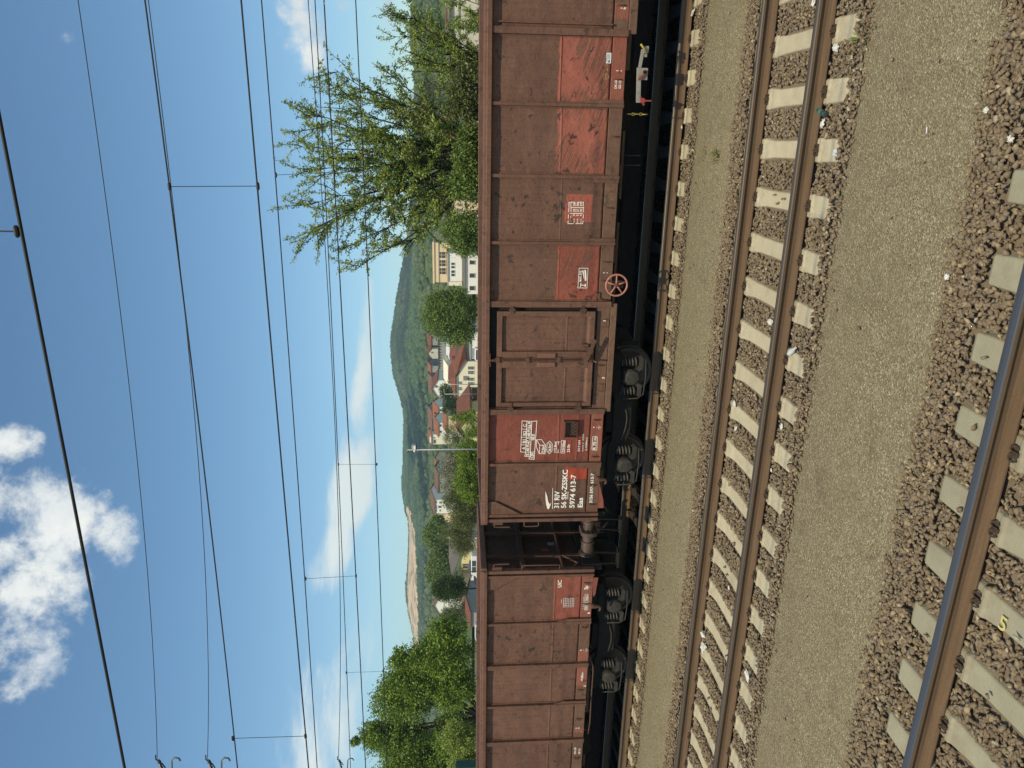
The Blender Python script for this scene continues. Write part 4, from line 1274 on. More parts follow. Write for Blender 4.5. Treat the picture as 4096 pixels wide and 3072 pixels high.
# corner skirts and towing hooks
for wag, wx, rg, pts, hk in ((WA, XA, r4, [(1392, 600), (1392, 330), (1420, 345), (1460, 520), (1462, 600)], (1385, 300)), (WB, XB, r4, [(1352, 1322), (1352, 1520), (1375, 1500), (1404, 1340), (1404, 1322)], (1325, 1615))):
    b = MB(); q = [wp(rg, x, y, SHEET + .0, wx) for x, y in pts]
    b.prism([(p.x, p.z) for p in q], 'y', SHEET - .006, SHEET + .008); b.build('corner_skirt', paint('skirt', reds=((-50, 50, 0, 5),), red=(.27, .085, .06), scuff=.6), wag)
    b = MB()
    h = [(0, 0), (28, 2), (50, 6), (82, 4), (100, 14), (104, 30), (96, 46), (84, 52)]
    q = [wp(rg, hk[0] + x, hk[1] + y, SHEET - .03, wx) for x, y in h]
    b.tube(q, [.055, .052, .045, .035, .028, .025, .022, .012], 8)
    b.build('towing_hook', M_RUSTP, wag, smooth=True)
# bracing cable under the rear wagon, long pale pipe between the bogie and the brake plates
for wag, wx, rg, pts in ((WB, XB, r5, [(1245, 530), (1258, 580), (1288, 650), (1290, 700), (1268, 1000), (1258, 1200), (1240, 1320)]),):
    b = MB(); b.tube([wp(rg, x, y, -1.30, wx) for x, y in pts], .016, 6); b.build('guard_pipe', M_RUSTP, wag, smooth=True)
    for y_ in (690, 890, 1090, 1285):
        b = MB(); p = wp(rg, 1288 - (y_ - 690) * .075, y_, -1.30, wx); b.bar(p, p + Vector((0, .05, .16)), .02, .01); b.build('pipe_bracket', M_RUSTP, wag)
for wag, wx, rg, pts in ((WA, XA, r3, [(1690, 1130), (1704, 1180), (1706, 1240), (1690, 1330), (1660, 1410), (1635, 1455)]), (WB, XB, r5, [(1420, 190), (1450, 250), (1470, 330), (1468, 400), (1452, 460), (1435, 510)])):
    b = MB(); b.tube([wp(rg, x, y, -1.06, wx) for x, y in pts], .016, 8); b.build('brake_pipe', M_AXLE, wag, smooth=True)

# ------------------------------------------------------------------ small things on the ground
def ground_at(X, Y, z):
    d = ray(X, Y); t = (z - EYE) / d.z
    return Vector((d.x * t, d.y * t, z))
b = MB()      # the yellow 5: painted on the sleeper
v_, f_ = glyphs('5')
sx5 = -.82 - .5905 * 4
b.add([(sx5 - .03 + (q[1] - .35) * .16, OWN + .34 - q[0] * .16 + .06, SLZ - .0125 + .003 - .0) for q in v_], f_)
five = b.build('painted_number', M_YEL)
for o in bpy.data.objects:
    if o.get('label', '').startswith('grey concrete sleeper with a yellow'):
        five.parent = o; five.matrix_parent_inverse = Matrix.Translation(-Vector(o.location))
def crumple(nm, label, cat, X, Y, size, flat=.45, z=-.165, mat=None, stretch=1.0, seed=0):
    bm = bmesh.new(); bmesh.ops.create_icosphere(bm, subdivisions=3, radius=1)
    for v in bm.verts:
        n = noise.noise(v.co * 1.7 + Vector((seed * 3.1, 0, 0))) * .55 + noise.noise(v.co * 4.3 + Vector((0, seed * 1.7, 0))) * .35
        v.co *= 1 + n
        v.co = Vector((v.co.x * stretch, v.co.y, v.co.z * flat)) * size
    me = bpy.data.meshes.new(nm); bm.to_mesh(me); bm.free()
    o = link(nm, me, mat or M_LITTER, None, ground_at(X, Y, z))
    o.rotation_euler = (0, 0, seed * 1.3)
    return tag(o, label, cat)
M_LITTER = simple('litter_white', (.72, .71, .66), (.45, .44, .39), 18, .55, 0, .4)
M_FILM = simple('litter_film', (.58, .62, .64), (.40, .43, .45), 24, .3, 0, .5)
for i, (lb, cat, X, Y, sz, fl, st, mt) in enumerate((
        ('crumpled white paper at the top edge between the two middle rails', 'litter', 3254, 8, .055, .5, 1.2, None),
        ('torn white paper on ballast just outside the near middle rail, first from the top', 'litter', 3342, 190, .055, .3, 2.0, None),
        ('crumpled white tissue lying beside the dark bottle', 'litter', 3290, 494, .05, .4, 1.6, None),
        ('clear crushed plastic film on a pale sleeper end', 'litter', 3340, 612, .065, .4, 1.1, M_FILM),
        ('long white rag against the wagon track rail near the top', 'litter', 2770, 52, .055, .35, 2.6, None),
        ('small white scrap beside the wagon track rail', 'litter', 2727, 508, .045, .4, 1.2, None),
        ('torn white bag touching the inner side of the near middle rail', 'litter', 3080, 1288, .065, .5, 1.3, None),
        ('white paper square on ballast near the window side of the middle track', 'litter', 3125, 1706, .05, .15, 1.3, None),
        ('folded white scrap on the end of a middle track sleeper', 'litter', 2937, 1616, .05, .35, 1.5, None),
        ('thin white strip between two middle track sleepers', 'litter', 2943, 1714, .035, .2, 2.4, None),
        ('tiny white scrap beside the near middle rail, left of centre', 'litter', 3085, 1880, .035, .25, 1.0, None),
        ('white scrap lying on a sleeper end of the wagon track', 'litter', 2592, 2276, .06, .4, 1.4, None),
        ('small white crumb between the middle rails near a dark stone', 'litter', 2915, 2352, .04, .4, 1.0, None),
        ('round crumpled white paper ball beside the far middle rail', 'litter', 2812, 2538, .085, .7, 1.1, None),
        ('larger torn white bag next to the paper ball', 'litter', 2813, 2588, .105, .4, 1.7, None),
        ('white plastic cup crushed on the window side of the middle track', 'litter', 2988, 2700, .075, .5, 1.5, None))):
    crumple('litter', lb, cat, X, Y, sz * .62, fl, mat=mt, stretch=st, seed=i)
crumple('pale_stone', 'single white stone on the edge of the wide walkway, upper right', 'stone', 3944, 440, .020, .7, -.19, None, 1.1, 40)
crumple('pale_stone', 'white pointed stone at the wide walkway edge near the right sleeper', 'stone', 3788, 1106, .022, .7, -.19, None, 1.2, 41)
crumple('pale_stone', 'cream stone lying deeper in the near ballast, upper right', 'stone', 4042, 556, .020, .7, -.17, None, 1.4, 42)
b = MB(); p = ground_at(3707, 534, -.178); b.tube([p, p + Vector((.05, .012, .002))], .006, 6)
tag(b.build('cigarette_end', M_LITTER), 'white cigarette end on the wide walkway', 'litter')
def bottle(label, X, Y, ang, glass, capm, L=.21):
    p = ground_at(X, Y, -.155)
    d = Vector((math.cos(ang), math.sin(ang), .08)).normalized()
    t = thing('drink_bottle', label, 'bottle', p)
    b = MB(); b.lathe(-d * L / 2, d, [(0, .0), (.003, .026), (.02, .031), (.07, .030), (.075, .028), (.10, .031), (.135, .030), (.165, .018), (.185, .012), (.20, .012)], 16)
    b.build('body', glass, t, smooth='auto')
    b = MB(); b.lathe(-d * L / 2, d, [(.19, .015), (.212, .015), (.212, 0)], 12); b.build('cap', capm, t)
    b = MB(); b.lathe(-d * L / 2, d, [(.075, .0305), (.12, .0318), (.12, .0318)], 16); b.build('wrapper', capm, t, smooth='auto')
M_GLASS = simple('bottle_dark', (.05, .075, .07), (.03, .045, .045), 20, .15, 0, .6)
M_TEAL = simple('bottle_teal', (.06, .20, .18), (.05, .15, .13), 20, .4)
bottle('dark bottle with a teal cap against the near middle rail', 3284, 448, 1.25, M_GLASS, M_TEAL)
bottle('clear bottle with a white label on a middle track sleeper end', 3168, 1404, -.95, M_FILM, M_LITTER)
def weed(label, X, Y, n, h, seed):
    r = random.Random(seed); p = ground_at(X, Y, -.185)
    b = MB()
    for k in range(n):
        a = r.uniform(0, 6.28); l = h * r.uniform(.5, 1); s = r.uniform(.3, 1.1)
        q = Vector((math.cos(a) * r.uniform(0, .12), math.sin(a) * .1, 0)); e = q + Vector((math.cos(a) * l * s, math.sin(a) * l * s, l))
        w = Vector((-math.sin(a), math.cos(a), 0)) * .005
        m = q * .45 + e * .55 + Vector((0, 0, l * .2))
        b.add([q - w, q + w, m + w, m - w, e], [(0, 1, 2, 3), (3, 2, 4)])
    o = b.build('grass_tuft', simple('weed_green', (.09, .125, .03), (.15, .15, .05), 12), None, p)
    return tag(o, label, 'grass', kind='stuff')
weed('tuft of green weed on the narrow walkway near the top', 2868, 625, 46, .075, 1)
weed('thin dry grass blades on the narrow walkway left of the green tuft', 2820, 612, 26, .05, 2)
weed('dry grass wisp at the edge of the wide walkway', 3452, 150, 30, .09, 3)

# ------------------------------------------------------------------ overhead lines
M_WIRE = simple('wire_dark', (.020, .022, .022), (.035, .036, .035), 3, .6, .4, .4)
M_INS = simple('insulator_brown', (.030, .034, .034), (.05, .055, .05), 20, .3, 0, .5)
M_HOOK = simple('galvanised_green', (.16, .20, .17), (.11, .14, .12), 10, .6, .2)
def dpx(X, Y, y): return at(X * 1.8518, Y * 1.8518, y)
def wire_pts(pts, y, ext=(1.2, .6)):
    p = [dpx(X, Y, y) for X, Y in pts]
    d0 = (p[0] - p[1]).normalized(); d1 = (p[-1] - p[-2]).normalized()
    p = [p[0] + d0 * 14] + p + ([p[-1] + d1 * 14] if ext else [])
    # smooth through the points
    xs = np.array([q.x for q in p]); zs = np.array([q.z for q in p])
    deg = min(len(p) - 1, 3)
    co = np.polyfit(xs, zs, deg)
    X = np.linspace(xs[0], xs[-1], 40)
    return [(x, y, float(np.polyval(co, x))) for x in X]
def wire(name, pts, y, r, parent=None, ext=True):
    b = MB(); b.tube(wire_pts(pts, y, ext), r, 6); return b.build(name, M_WIRE, parent, smooth=True)
def dropper(parent, a, e, y):
    b = MB(); p, q = dpx(*a, y), dpx(*e, y)
    b.tube([p, q], .0045, 5)
    for c in (p, q): b.lathe(c - Vector((.05, 0, 0)), (1, 0, 0), [(0, .004), (.02, .020), (.08, .020), (.10, .004)], 8)
    b.build('dropper', M_WIRE, parent)
def catenary(label, y, mes, con, drops, rm=.0075, rc=.008):
    t = thing('overhead_line', label, 'overhead line', dpx(*con[0], y), 'overhead lines of the tracks')
    iv = Matrix.Translation(-Vector(t.location))
    for nm, pts, r in (('messenger_wire', mes, rm), ('contact_wire', con, rc)):
        if pts: wire(nm, pts, y, r, t).matrix_parent_inverse = iv
    for a, e in drops:
        dropper(t, a, e, y)
    for c in t.children: c.matrix_parent_inverse = iv
catenary('overhead line of the middle track, two wires joined by droppers, second from the left', MID, [(310, 0), (340, 185), (366, 403), (425, 880), (474, 1290), (512, 1659)], [(522, 0), (557, 402), (600, 950), (668, 1659)], [((366, 403), (557, 402)), ((503, 1595), (660, 1590))], .009, .010)
catenary('overhead line over the wagons, thin pair of wires with two droppers', FAR, [(563, 0), (596, 378), (640, 1000), (660, 1250), (684, 1659)], [(698, 0), (743, 729), (769, 1245), (789, 1659)], [((596, 378), (722, 372)), ((660, 1250), (769, 1244))], .011, .012)
catenary('farthest overhead line, thin wires close above the hill', 18.9, [(676, 0), (722, 729), (732, 1003), (748, 1453), (756, 1659)], [(765, 0), (802, 729), (814, 1003), (827, 1450), (835, 1659)], [((731, 1003), (814, 1003)), ((748, 1453), (827, 1450))], .012, .014)
t = thing('overhead_line', 'thick overhead contact wire of the nearest track, leftmost dark line', 'overhead line', dpx(0, 270, OWN), 'overhead lines of the tracks')
iv = Matrix.Translation(-Vector(t.location))
wire('contact_wire', [(0, 270), (110, 830), (180, 1170), (267, 1659)], OWN, .0085, t)
b = MB(); p = dpx(36, 500, OWN); b.tube([p + Vector((0, 0, .0)), p + Vector((0, 0, .05)), p + Vector((.004, 0, .4))], .004, 5); b.lathe(p - Vector((.03, 0, 0)), (1, 0, 0), [(0, .006), (.012, .013), (.05, .013), (.06, .006)], 8); b.build('dropper', M_WIRE, t)
for c in t.children: c.matrix_parent_inverse = iv
def feeder(label, pts, y, r, ins):
    t = thing('feeder_wire', label, 'wire', dpx(*pts[0], y), 'feeder wires hung from insulators')
    wire('conductor', pts, y, r, t, ext=False)
    e = dpx(*pts[-1], y)
    if ins:
        b = MB(); b.lathe(e + Vector((-.02, 0, -.02)), (-1, 0, -.15), [(0, .02)] + [(.05 + .035 * k, .014 if k % 2 else .036) for k in range(9)] + [(.36, .02)], 12)
        b.build('insulator', M_INS, t, smooth='auto')
        b = MB(); b.tube([e + Vector((.10, 0, .02)), e + Vector((.0, 0, .03)), e + Vector((-.12, 0, -.08)), e + Vector((-.22, 0, -.12))], .012, 6); b.build('clamp', M_WIRE, t)
        b = MB(); b.tube([e + Vector((-.06, 0, -.42)), e + Vector((.0, 0, -.40)), e + Vector((.02, 0, -.32)), e + Vector((-.05, 0, -.26)), e + Vector((-.7, 0, -.20))], .017, 8); b.build('arcing_horn', M_HOOK, t, smooth=True)
    iv = Matrix.Translation(-Vector(t.location))
    for c in t.children: c.matrix_parent_inverse = iv
feeder('thin feeder wire alone in the blue sky, between the thick wire and the pair', [(168, 0), (215, 330), (270, 740), (310, 1150), (340, 1640)], 11.4, .006, True)
feeder('thin sagging feeder wire that crosses the middle track line', [(322, 0), (367, 400), (410, 790), (430, 1000), (448, 1640)], 11.4, .006, True)
feeder('thin feeder wire ending at a dark insulator beside the big tree top', [(665, 0), (715, 729), (734, 1296), (731, 1640)], 16.4, .009, True)

# ------------------------------------------------------------------ leaves and trees
def leaf_mat(name, stops, trans=.35):
    mt, g, b = new_mat(name)
    c = g.ramp(g.island(), stops)
    n = g.mr(g.noise(g.pos(), 1.5, 4), .40, .62)
    c = g.mix(g.m('MULTIPLY', n, .55), c, stops[0][1])
    nt = mt.node_tree
    tr = g.n('ShaderNodeBsdfTranslucent'); g.link(c, tr.inputs['Color'])
    setp(b, c, .6, 0, .25, None, g)
    mx = g.n('ShaderNodeMixShader'); mx.inputs[0].default_value = trans
    g.link(b.outputs[0], mx.inputs[1]); g.link(tr.outputs[0], mx.inputs[2])
    g.link(mx.outputs[0], nt.nodes['Material Output'].inputs['Surface'])
    return mt
def L(*c): return [(i / (len(c) - 1), x) for i, x in enumerate(c)]
LM_WILLOW = leaf_mat('leaf_willow', L((.17, .235, .05), (.25, .33, .065), (.34, .42, .09), (.42, .48, .14)), .25)
LM_BRIGHT = leaf_mat('leaf_bright', L((0.088, 0.155, 0.024), (0.169, 0.263, 0.035), (0.250, 0.358, 0.051), (0.338, 0.432, 0.081)), .25)
LM_LINDEN = leaf_mat('leaf_linden', L((0.084, 0.140, 0.031), (0.147, 0.224, 0.048), (0.210, 0.294, 0.070), (0.294, 0.364, 0.119)), .25)
LM_DARK = leaf_mat('leaf_dark', L((0.028, 0.057, 0.016), (0.052, 0.094, 0.023), (0.086, 0.138, 0.032), (0.138, 0.178, 0.052)))
LM_OLIVE = leaf_mat('leaf_olive', L((0.083, 0.105, 0.035), (0.127, 0.154, 0.050), (0.176, 0.204, 0.066), (0.242, 0.248, 0.099)), .25)
LM_BLOSSOM = leaf_mat('leaf_blossom', L((.09, .13, .035), (.22, .23, .11), (.44, .41, .33), (.68, .63, .56)))
LM_TWIG = leaf_mat('twig_brown', L((.08, .065, .045), (.12, .10, .068), (.17, .145, .09)), .1)
M_BARK = simple('bark', (.060, .046, .034), (.032, .026, .020), 9, .9, 0, .15, .6, 25)
def leaf_quads(P, D, ln, wd):
    """diamond leaves at P pointing along D"""
    n = len(P)
    D = D / np.linalg.norm(D, axis=1)[:, None]
    r = rng.normal(size=(n, 3)); sd = np.cross(D, r); sd /= np.linalg.norm(sd, axis=1)[:, None] + 1e-9
    up = np.cross(sd, D)
    l = (ln * rng.uniform(.6, 1.25, n))[:, None]; w = (wd * rng.uniform(.6, 1.25, n))[:, None]
    V = np.stack([P, P + D * l * .5 + sd * w * .5 + up * w * .12, P + D * l, P + D * l * .5 - sd * w * .5 + up * w * .12], 1)
    return V.reshape(-1, 3), np.arange(4 * n).reshape(n, 4)
def crown_mesh(lumps, n, ln, wd, clump=28, spread=.16, droop=.25, surf=.45):
    vol = np.array([l[3] * l[4] * l[5] for l in lumps]) ** .72
    k = rng.choice(len(lumps), max(1, n // clump), p=vol / vol.sum())
    A = np.array([l[:6] for l in lumps])[k]
    u = rng.normal(size=(len(k), 3)); u /= np.linalg.norm(u, axis=1)[:, None]
    rr = rng.uniform(0, 1, len(k)) ** surf
    C = A[:, :3] + u * A[:, 3:6] * rr[:, None]
    sp = spread * A[:, 3:6].mean(1)
    P = np.repeat(C, clump, 0) + rng.normal(size=(len(k) * clump, 3)) * np.repeat(sp, clump)[:, None] * np.array([1, 1, .75])
    D = rng.normal(size=P.shape) + np.repeat(u, clump, 0) * .8; D[:, 2] -= droop
    return leaf_quads(P, D, ln, wd), C
def limbs(b, base, lumps, r0, th, r):
    top = Vector(base) + Vector((0, 0, th))
    b.tube([base, Vector(base) + Vector((r.uniform(-.1, .1), 0, th * .5)), top], [r0, r0 * .8, r0 * .6], 8)
    for l in lumps:
        c = Vector(l[:3]); m = top.lerp(c, .5) + Vector((r.uniform(-.2, .2), r.uniform(-.2, .2), r.uniform(-.1, .3)))
        b.tube([top - Vector((0, 0, th * .15)), m, c], [r0 * .36, r0 * .22, r0 * .07], 6)
        for q in range(3):
            e = c + Vector((r.uniform(-1, 1) * l[3], r.uniform(-1, 1) * l[4], r.uniform(-.2, .9) * l[5])) * .8
            b.tube([m.lerp(c, .5), m.lerp(e, .7), e], [r0 * .13, r0 * .08, r0 * .03], 5)
def clump_tree(name, label, cat, base, lumps, n, ln, wd, mat, th=1.2, r0=.16, group=None, **kw):
    t = thing(name, label, cat, base, group)
    iv = Matrix.Translation(-Vector(base))
    (V, F), C = crown_mesh(lumps, n, ln, wd, **kw)
    c = link('crown', raw_mesh('crown', V, F), mat, t); c.matrix_parent_inverse = iv
    b = MB(); limbs(b, base, lumps, r0, th, random.Random(len(label)))
    c = b.build('trunk', M_BARK, t, smooth=True); c.matrix_parent_inverse = iv
    return t
def px_lump(X0, X1, Y0, Y1, y, depth=None):
    """ellipsoid filling the pixel box X0..X1 (top to bottom), Y0..Y1 at distance y"""
    a = at((X0 + X1) / 2, (Y0 + Y1) / 2, y)
    s = y / FPX * 1.03
    rx, rz = abs(Y1 - Y0) / 2 * s, abs(X1 - X0) / 2 * s
    return (a.x, y, a.z, rx, depth or (rx * .5 + rz * .5), rz)
def px_tree(name, label, cat, boxes, y, n, ln, wd, mat, th=None, r0=.15, group=None, **kw):
    lumps = [px_lump(*q, y + (i % 3 - 1) * .35 * 0) for i, q in enumerate(boxes)]
    Yc = sum((q[2] + q[3]) / 2 for q in boxes) / len(boxes)
    x = at(1850, Yc, y).x
    base = (x, y, -.45)
    lo = min(l[2] for l in lumps)
    return clump_tree(name, label, cat, base, lumps, n, ln, wd, mat, th or max(.8, lo * .6 + .4), r0, group, **kw)

# big loose willow behind the wagons: long upright shoots, sparse towards their tips
def willow(label, base, th, spreadpts, y, n_sub, dens, seed, name='willow_tree'):
    r = random.Random(seed)
    t = thing(name, label, 'tree', base)
    iv = Matrix.Translation(-Vector(base))
    b = MB(); P = []; D = []
    B = Vector(base); top = B + Vector((.15, 0, th))
    b.tube([B, B.lerp(top, .5) + Vector((-.1, .05, 0)), top], [.26, .22, .18], 10)
    def shoot(p, d, l, rad, lev, leafy):
        pts = [p.copy()]; q = p.copy(); dd = d.normalized(); n = 9
        for i in range(n):
            j = .30 if lev else .22
            dd = (dd + Vector((r.gauss(0, j), r.gauss(0, j), r.gauss(0, j * .8) + .03)) * .55).normalized()
            q = q + dd * (l / n); pts.append(q.copy())
        b.tube(pts, [rad * (1 - .9 * i / n) + .003 for i in range(n + 1)], 5, False)
        if leafy:
            m = int(l * dens * r.uniform(.6, 1.2))
            for k in range(m):
                u = r.uniform(.12, 1) ** .8 * n; i = min(int(u), n - 1); c = pts[i].lerp(pts[i + 1], u - i)
                c = c + Vector((r.gauss(0, .035), r.gauss(0, .035), r.gauss(0, .035)))
                P.append(c); D.append(dd * .6 + Vector((r.gauss(0, 1), r.gauss(0, 1), r.gauss(-.25, .8))))
        return pts
    for (X, Y, w) in spreadpts:
        X = X + max(0, 1260 - X) * .45
        e = at(X, Y, y + r.uniform(-1.6, 1.6))
        s = B.lerp(top, r.uniform(.5, 1.0)); e = s.lerp(e, .985)
        d = e - s; l = d.length
        # main limb bends toward its tip
        mid = s.lerp(e, .5) + Vector((r.gauss(0, .35), r.gauss(0, .35), r.gauss(0, .3)))
        m = 8; pts = []
        for i in range(m + 1):
            u = i / m
            pts.append(s * (1 - u) ** 2 + mid * 2 * u * (1 - u) + e * u * u + Vector((r.gauss(0, .06), r.gauss(0, .06), r.gauss(0, .06))) * (1 if 0 < i else 0))
        b.tube(pts, [.055 * w * (1 - .92 * i / m) + .005 for i in range(m + 1)], 6, False)
        for k in range(int(n_sub * w * l / 5)):
            u = r.uniform(.22, 1) ** .85; i = min(int(u * m), m - 1); c = pts[i].lerp(pts[i + 1], u * m - i)
            dl = (pts[i + 1] - pts[i]).normalized()
            dd = dl * 1.0 + Vector((r.gauss(0, .62), r.gauss(0, .62), r.gauss(.08, .55)))
            ll = l * r.uniform(.09, .30) * (1.25 - u * .55)
            shoot(c, dd, ll, .014, 1, True)
            if r.random() < .5: shoot(c, dd + Vector((r.gauss(0, .8), r.gauss(0, .8), r.gauss(0, .6))), ll * .7, .008, 1, r.random() < .75)
    V, F = leaf_quads(np.array(P), np.array(D), .13, .046)
    c = link('crown', raw_mesh('crown', V, F), LM_WILLOW, t); c.matrix_parent_inverse = iv
    c = b.build('trunk', M_BARK, t, smooth=True); c.matrix_parent_inverse = iv
    return t
tips = [(1120, 440, 1), (1135, 585, 1), (1245, 420, 1), (1300, 335, 1), (1330, 285, .8), (1465, 240, .8), (1190, 500, .9), (1150, 690, .8), (1180, 740, .8), (1140, 955, 1), (1250, 945, .9), (1290, 900, .8),
        (1360, 995, .9), (1430, 1078, 1), (1470, 960, .7), (1545, 900, .8), (1590, 1025, .9), (1640, 880, .7), (1400, 640, 1), (1330, 560, 1), (1350, 780, 1), (1500, 420, 1), (1560, 330, .9), (1520, 700, 1), (1600, 800, .9), (1450, 850, 1),
        (1620, 500, .9), (1700, 700, .9), (1740, 820, .9), (1690, 420, .8), (1760, 560, .8), (1800, 760, .9), (1830, 640, .8), (1790, 900, .7), (1860, 800, .7), (1270, 640, 1), (1230, 820, .9), (1480, 560, 1), (1550, 600, 1)]
wb = at(1850, 640, 27)
willow('tall loose green willow with long upright shoots behind the wagons', (wb.x, 27, -.45), 3.4, tips, 27, 18, 62, 3)
tips2 = [(1540, 40, .9), (1600, 75, .8), (1570, 140, .9), (1640, 120, .8), (1620, 210, .9), (1680, 60, .7), (1700, 180, .8), (1740, 260, .8), (1660, 290, .8), (1590, 240, .7), (1760, 150, .6), (1800, 300, .7), (1720, 330, .7)]
wb2 = at(1850, 300, 31)
willow('smaller loose willow leaning to the upper edge beside the white ruin', (wb2.x, 31, -.45), 2.6, tips2, 31, 30, 58, 8)
tips3 = [(1800, 10, .6), (1830, 60, .6), (1870, 100, .6), (1860, 30, .6), (1890, 130, .6), (1840, 120, .5), (1810, 90, .5), (1885, 60, .6)]
wb3 = at(1900, 60, 34)
willow('leafy young willow at the top edge in front of the white ruin', (wb3.x, 34, -.45), 1.6, tips3, 34, 40, 90, 9)
# undergrowth at the willow's foot
px_tree('bush', 'dark brown-green bush at the willow foot, toward the top edge', 'bush', [(1800, 1930, 290, 420), (1790, 1930, 380, 480)], 25, 7500, .11, .055, LM_OLIVE, r0=.05)
px_tree('bush', 'twiggy bare bush tangled in the willow', 'bush', [(1640, 1790, 330, 520), (1560, 1700, 400, 500)], 27.5, 5000, .16, .012, LM_TWIG, r0=.04)
px_tree('bush', 'green bush under the willow, toward the white building', 'bush', [(1815, 1930, 560, 690), (1800, 1930, 670, 800), (1830, 1930, 480, 600)], 26, 11000, .12, .05, LM_LINDEN, r0=.05)
px_tree('bush', 'dense rounded dark green bush partly covering the white building', 'bush', [(1765, 1930, 855, 985), (1800, 1930, 930, 1022)], 58, 15000, .19, .10, LM_LINDEN, r0=.08)
px_tree('linden_tree', 'round dense green tree between the white building and the red roof house', 'tree', [(1692, 1850, 1190, 1350), (1740, 1910, 1160, 1290), (1760, 1905, 1270, 1382), (1700, 1800, 1165, 1260)], 88, 30000, .25, .14, LM_LINDEN, r0=.2, surf=.5)
px_tree('garden_tree', 'dark green tree behind the cream house with a red roof', 'tree', [(1752, 1830, 1530, 1610), (1765, 1850, 1590, 1660)], 185, 5000, .42, .25, LM_DARK, r0=.2)
px_tree('garden_tree', 'bright leafy tree in front of the yellow gable', 'tree', [(1830, 1925, 1640, 1700), (1850, 1925, 1690, 1770), (1795, 1870, 1655, 1690)], 66, 4200, .16, .08, LM_BRIGHT, r0=.1, surf=.6)
px_tree('garden_tree', 'olive bare-branched tree above the yellow gable', 'tree', [(1765, 1850, 1690, 1790)], 118, 2600, .30, .09, LM_OLIVE, r0=.12)
px_tree('bush', 'bright green hedge bush just below the floodlight mast', 'bush', [(1822, 1930, 1760, 1880), (1815, 1930, 1850, 1990), (1835, 1930, 1940, 2010)], 60, 20000, .18, .09, LM_BRIGHT, r0=.06)
px_tree('blossom_shrub', 'pale pinkish blossoming shrub behind the bright hedge', 'shrub', [(1754, 1880, 1815, 1940), (1778, 1870, 1780, 1850), (1758, 1890, 1895, 1975)], 74, 18000, .15, .09, LM_BLOSSOM, r0=.06)
px_tree('garden_tree', 'olive green tree in front of the white house with a brown roof', 'tree', [(1765, 1925, 1950, 2060), (1790, 1925, 2020, 2120), (1800, 1925, 1920, 2000)], 68, 22000, .18, .08, LM_OLIVE, r0=.1, surf=.55)
px_tree('garden_tree', 'olive tree with thin twigs over the gap between the wagons', 'tree', [(1755, 1905, 2090, 2180), (1790, 1910, 2140, 2225), (1810, 1910, 2060, 2130)], 72, 16000, .17, .07, LM_OLIVE, r0=.1, surf=.6)
px_tree('garden_tree', 'tall mid green tree left of the quarry, behind the grey roof', 'tree', [(1690, 1790, 2090, 2200), (1715, 1810, 2170, 2330), (1700, 1775, 2240, 2340), (1712, 1790, 2060, 2150)], 175, 38000, .5, .3, LM_LINDEN, r0=.25)
px_tree('garden_tree', 'round dark tree with pale yellow blossoms beside the white van', 'tree', [(1728, 1872, 2300, 2405), (1720, 1800, 2330, 2390)], 84, 14000, .22, .13, LM_DARK, r0=.14)
px_tree('garden_tree', 'bare brownish tree between the van and the dark round tree', 'tree', [(1810, 1890, 2255, 2320)], 100, 2200, .3, .02, LM_TWIG, r0=.08)
px_tree('garden_tree', 'greyish green tree between the dark round tree and the big leafy tree', 'tree', [(1780, 1890, 2400, 2490), (1750, 1830, 2420, 2500)], 130, 5200, .32, .16, LM_OLIVE, r0=.12)
big = [(1620, 1910, 2530, 2700), (1500, 1800, 2640, 2790), (1460, 1760, 2720, 2880), (1420, 1740, 2860, 3020), (1480, 1900, 2960, 3140), (1420, 1800, 3060, 3240), (1700, 1920, 2640, 2850), (1700, 1920, 2830, 3060), (1690, 1890, 2470, 2580), (1420, 1580, 2880, 2990), (1400, 1450, 2940, 2985), (1540, 1700, 2590, 2680), (1500, 1900, 3200, 3380)]
px_tree('leafy_tree', 'big dense green tree filling the lower edge behind the rear wagon', 'tree', big, 42, 120000, .19, .10, LM_BRIGHT, th=3.0, r0=.3, spread=.13, surf=.5)
px_tree('bush', 'bright yellow-green bush in front of the big tree at the lower edge', 'bush', [(1745, 1925, 2890, 3010), (1790, 1925, 2980, 3120)], 34, 14000, .14, .07, LM_WILLOW, r0=.06)

# ------------------------------------------------------------------ hills
FARSKY = [(-900, 1690), (-400, 1672), (300, 1668), (700, 1655), (861, 1645), (937, 1639), (1072, 1615), (1198, 1592), (1346, 1571), (1380, 1569), (1432, 1572), (1500, 1582), (1584, 1606), (1637, 1618), (1690, 1622), (1850, 1619), (1937, 1614), (1990, 1619), (2043, 1628), (2074, 1638), (2121, 1644), (2205, 1639), (2269, 1637), (2343, 1629), (2395, 1631), (2452, 1640), (2533, 1659), (2622, 1668), (2900, 1682), (3400, 1690), (4200, 1700)]
NEARSKY = [(-900, 1640), (0, 1643), (60, 1654), (200, 1661), (420, 1679), (700, 1684), (900, 1673), (1050, 1674), (1230, 1688), (1400, 1708), (1600, 1714), (1800, 1722), (2100, 1716), (2300, 1708), (2600, 1706), (3200, 1704), (4200, 1704)]
def sky_x(tab, Y): return float(np.interp(Y, [a for a, _ in tab], [b for _, b in tab]))
def hill_pt(tab, Y, t, y0, y1, xb, pw):
    """point of a hillside: t 0 at its foot, 1 on its ridge, over 1 beyond it"""
    y = y0 + (y1 - y0) * t
    if t <= 1: X = xb + (sky_x(tab, Y) - xb) * t ** pw
    else: X = sky_x(tab, Y) + (t - 1) * 90
    p = at(X, Y, y)
    p.z += (noise.noise((p.x * .012, y * .012, 3)) * 3.5 + noise.noise((p.x * .04, y * .04, 8)) * 1.2) * min(1, t * 3) * (y / 1400) * (0.35 if t > .9 else 1)
    return p
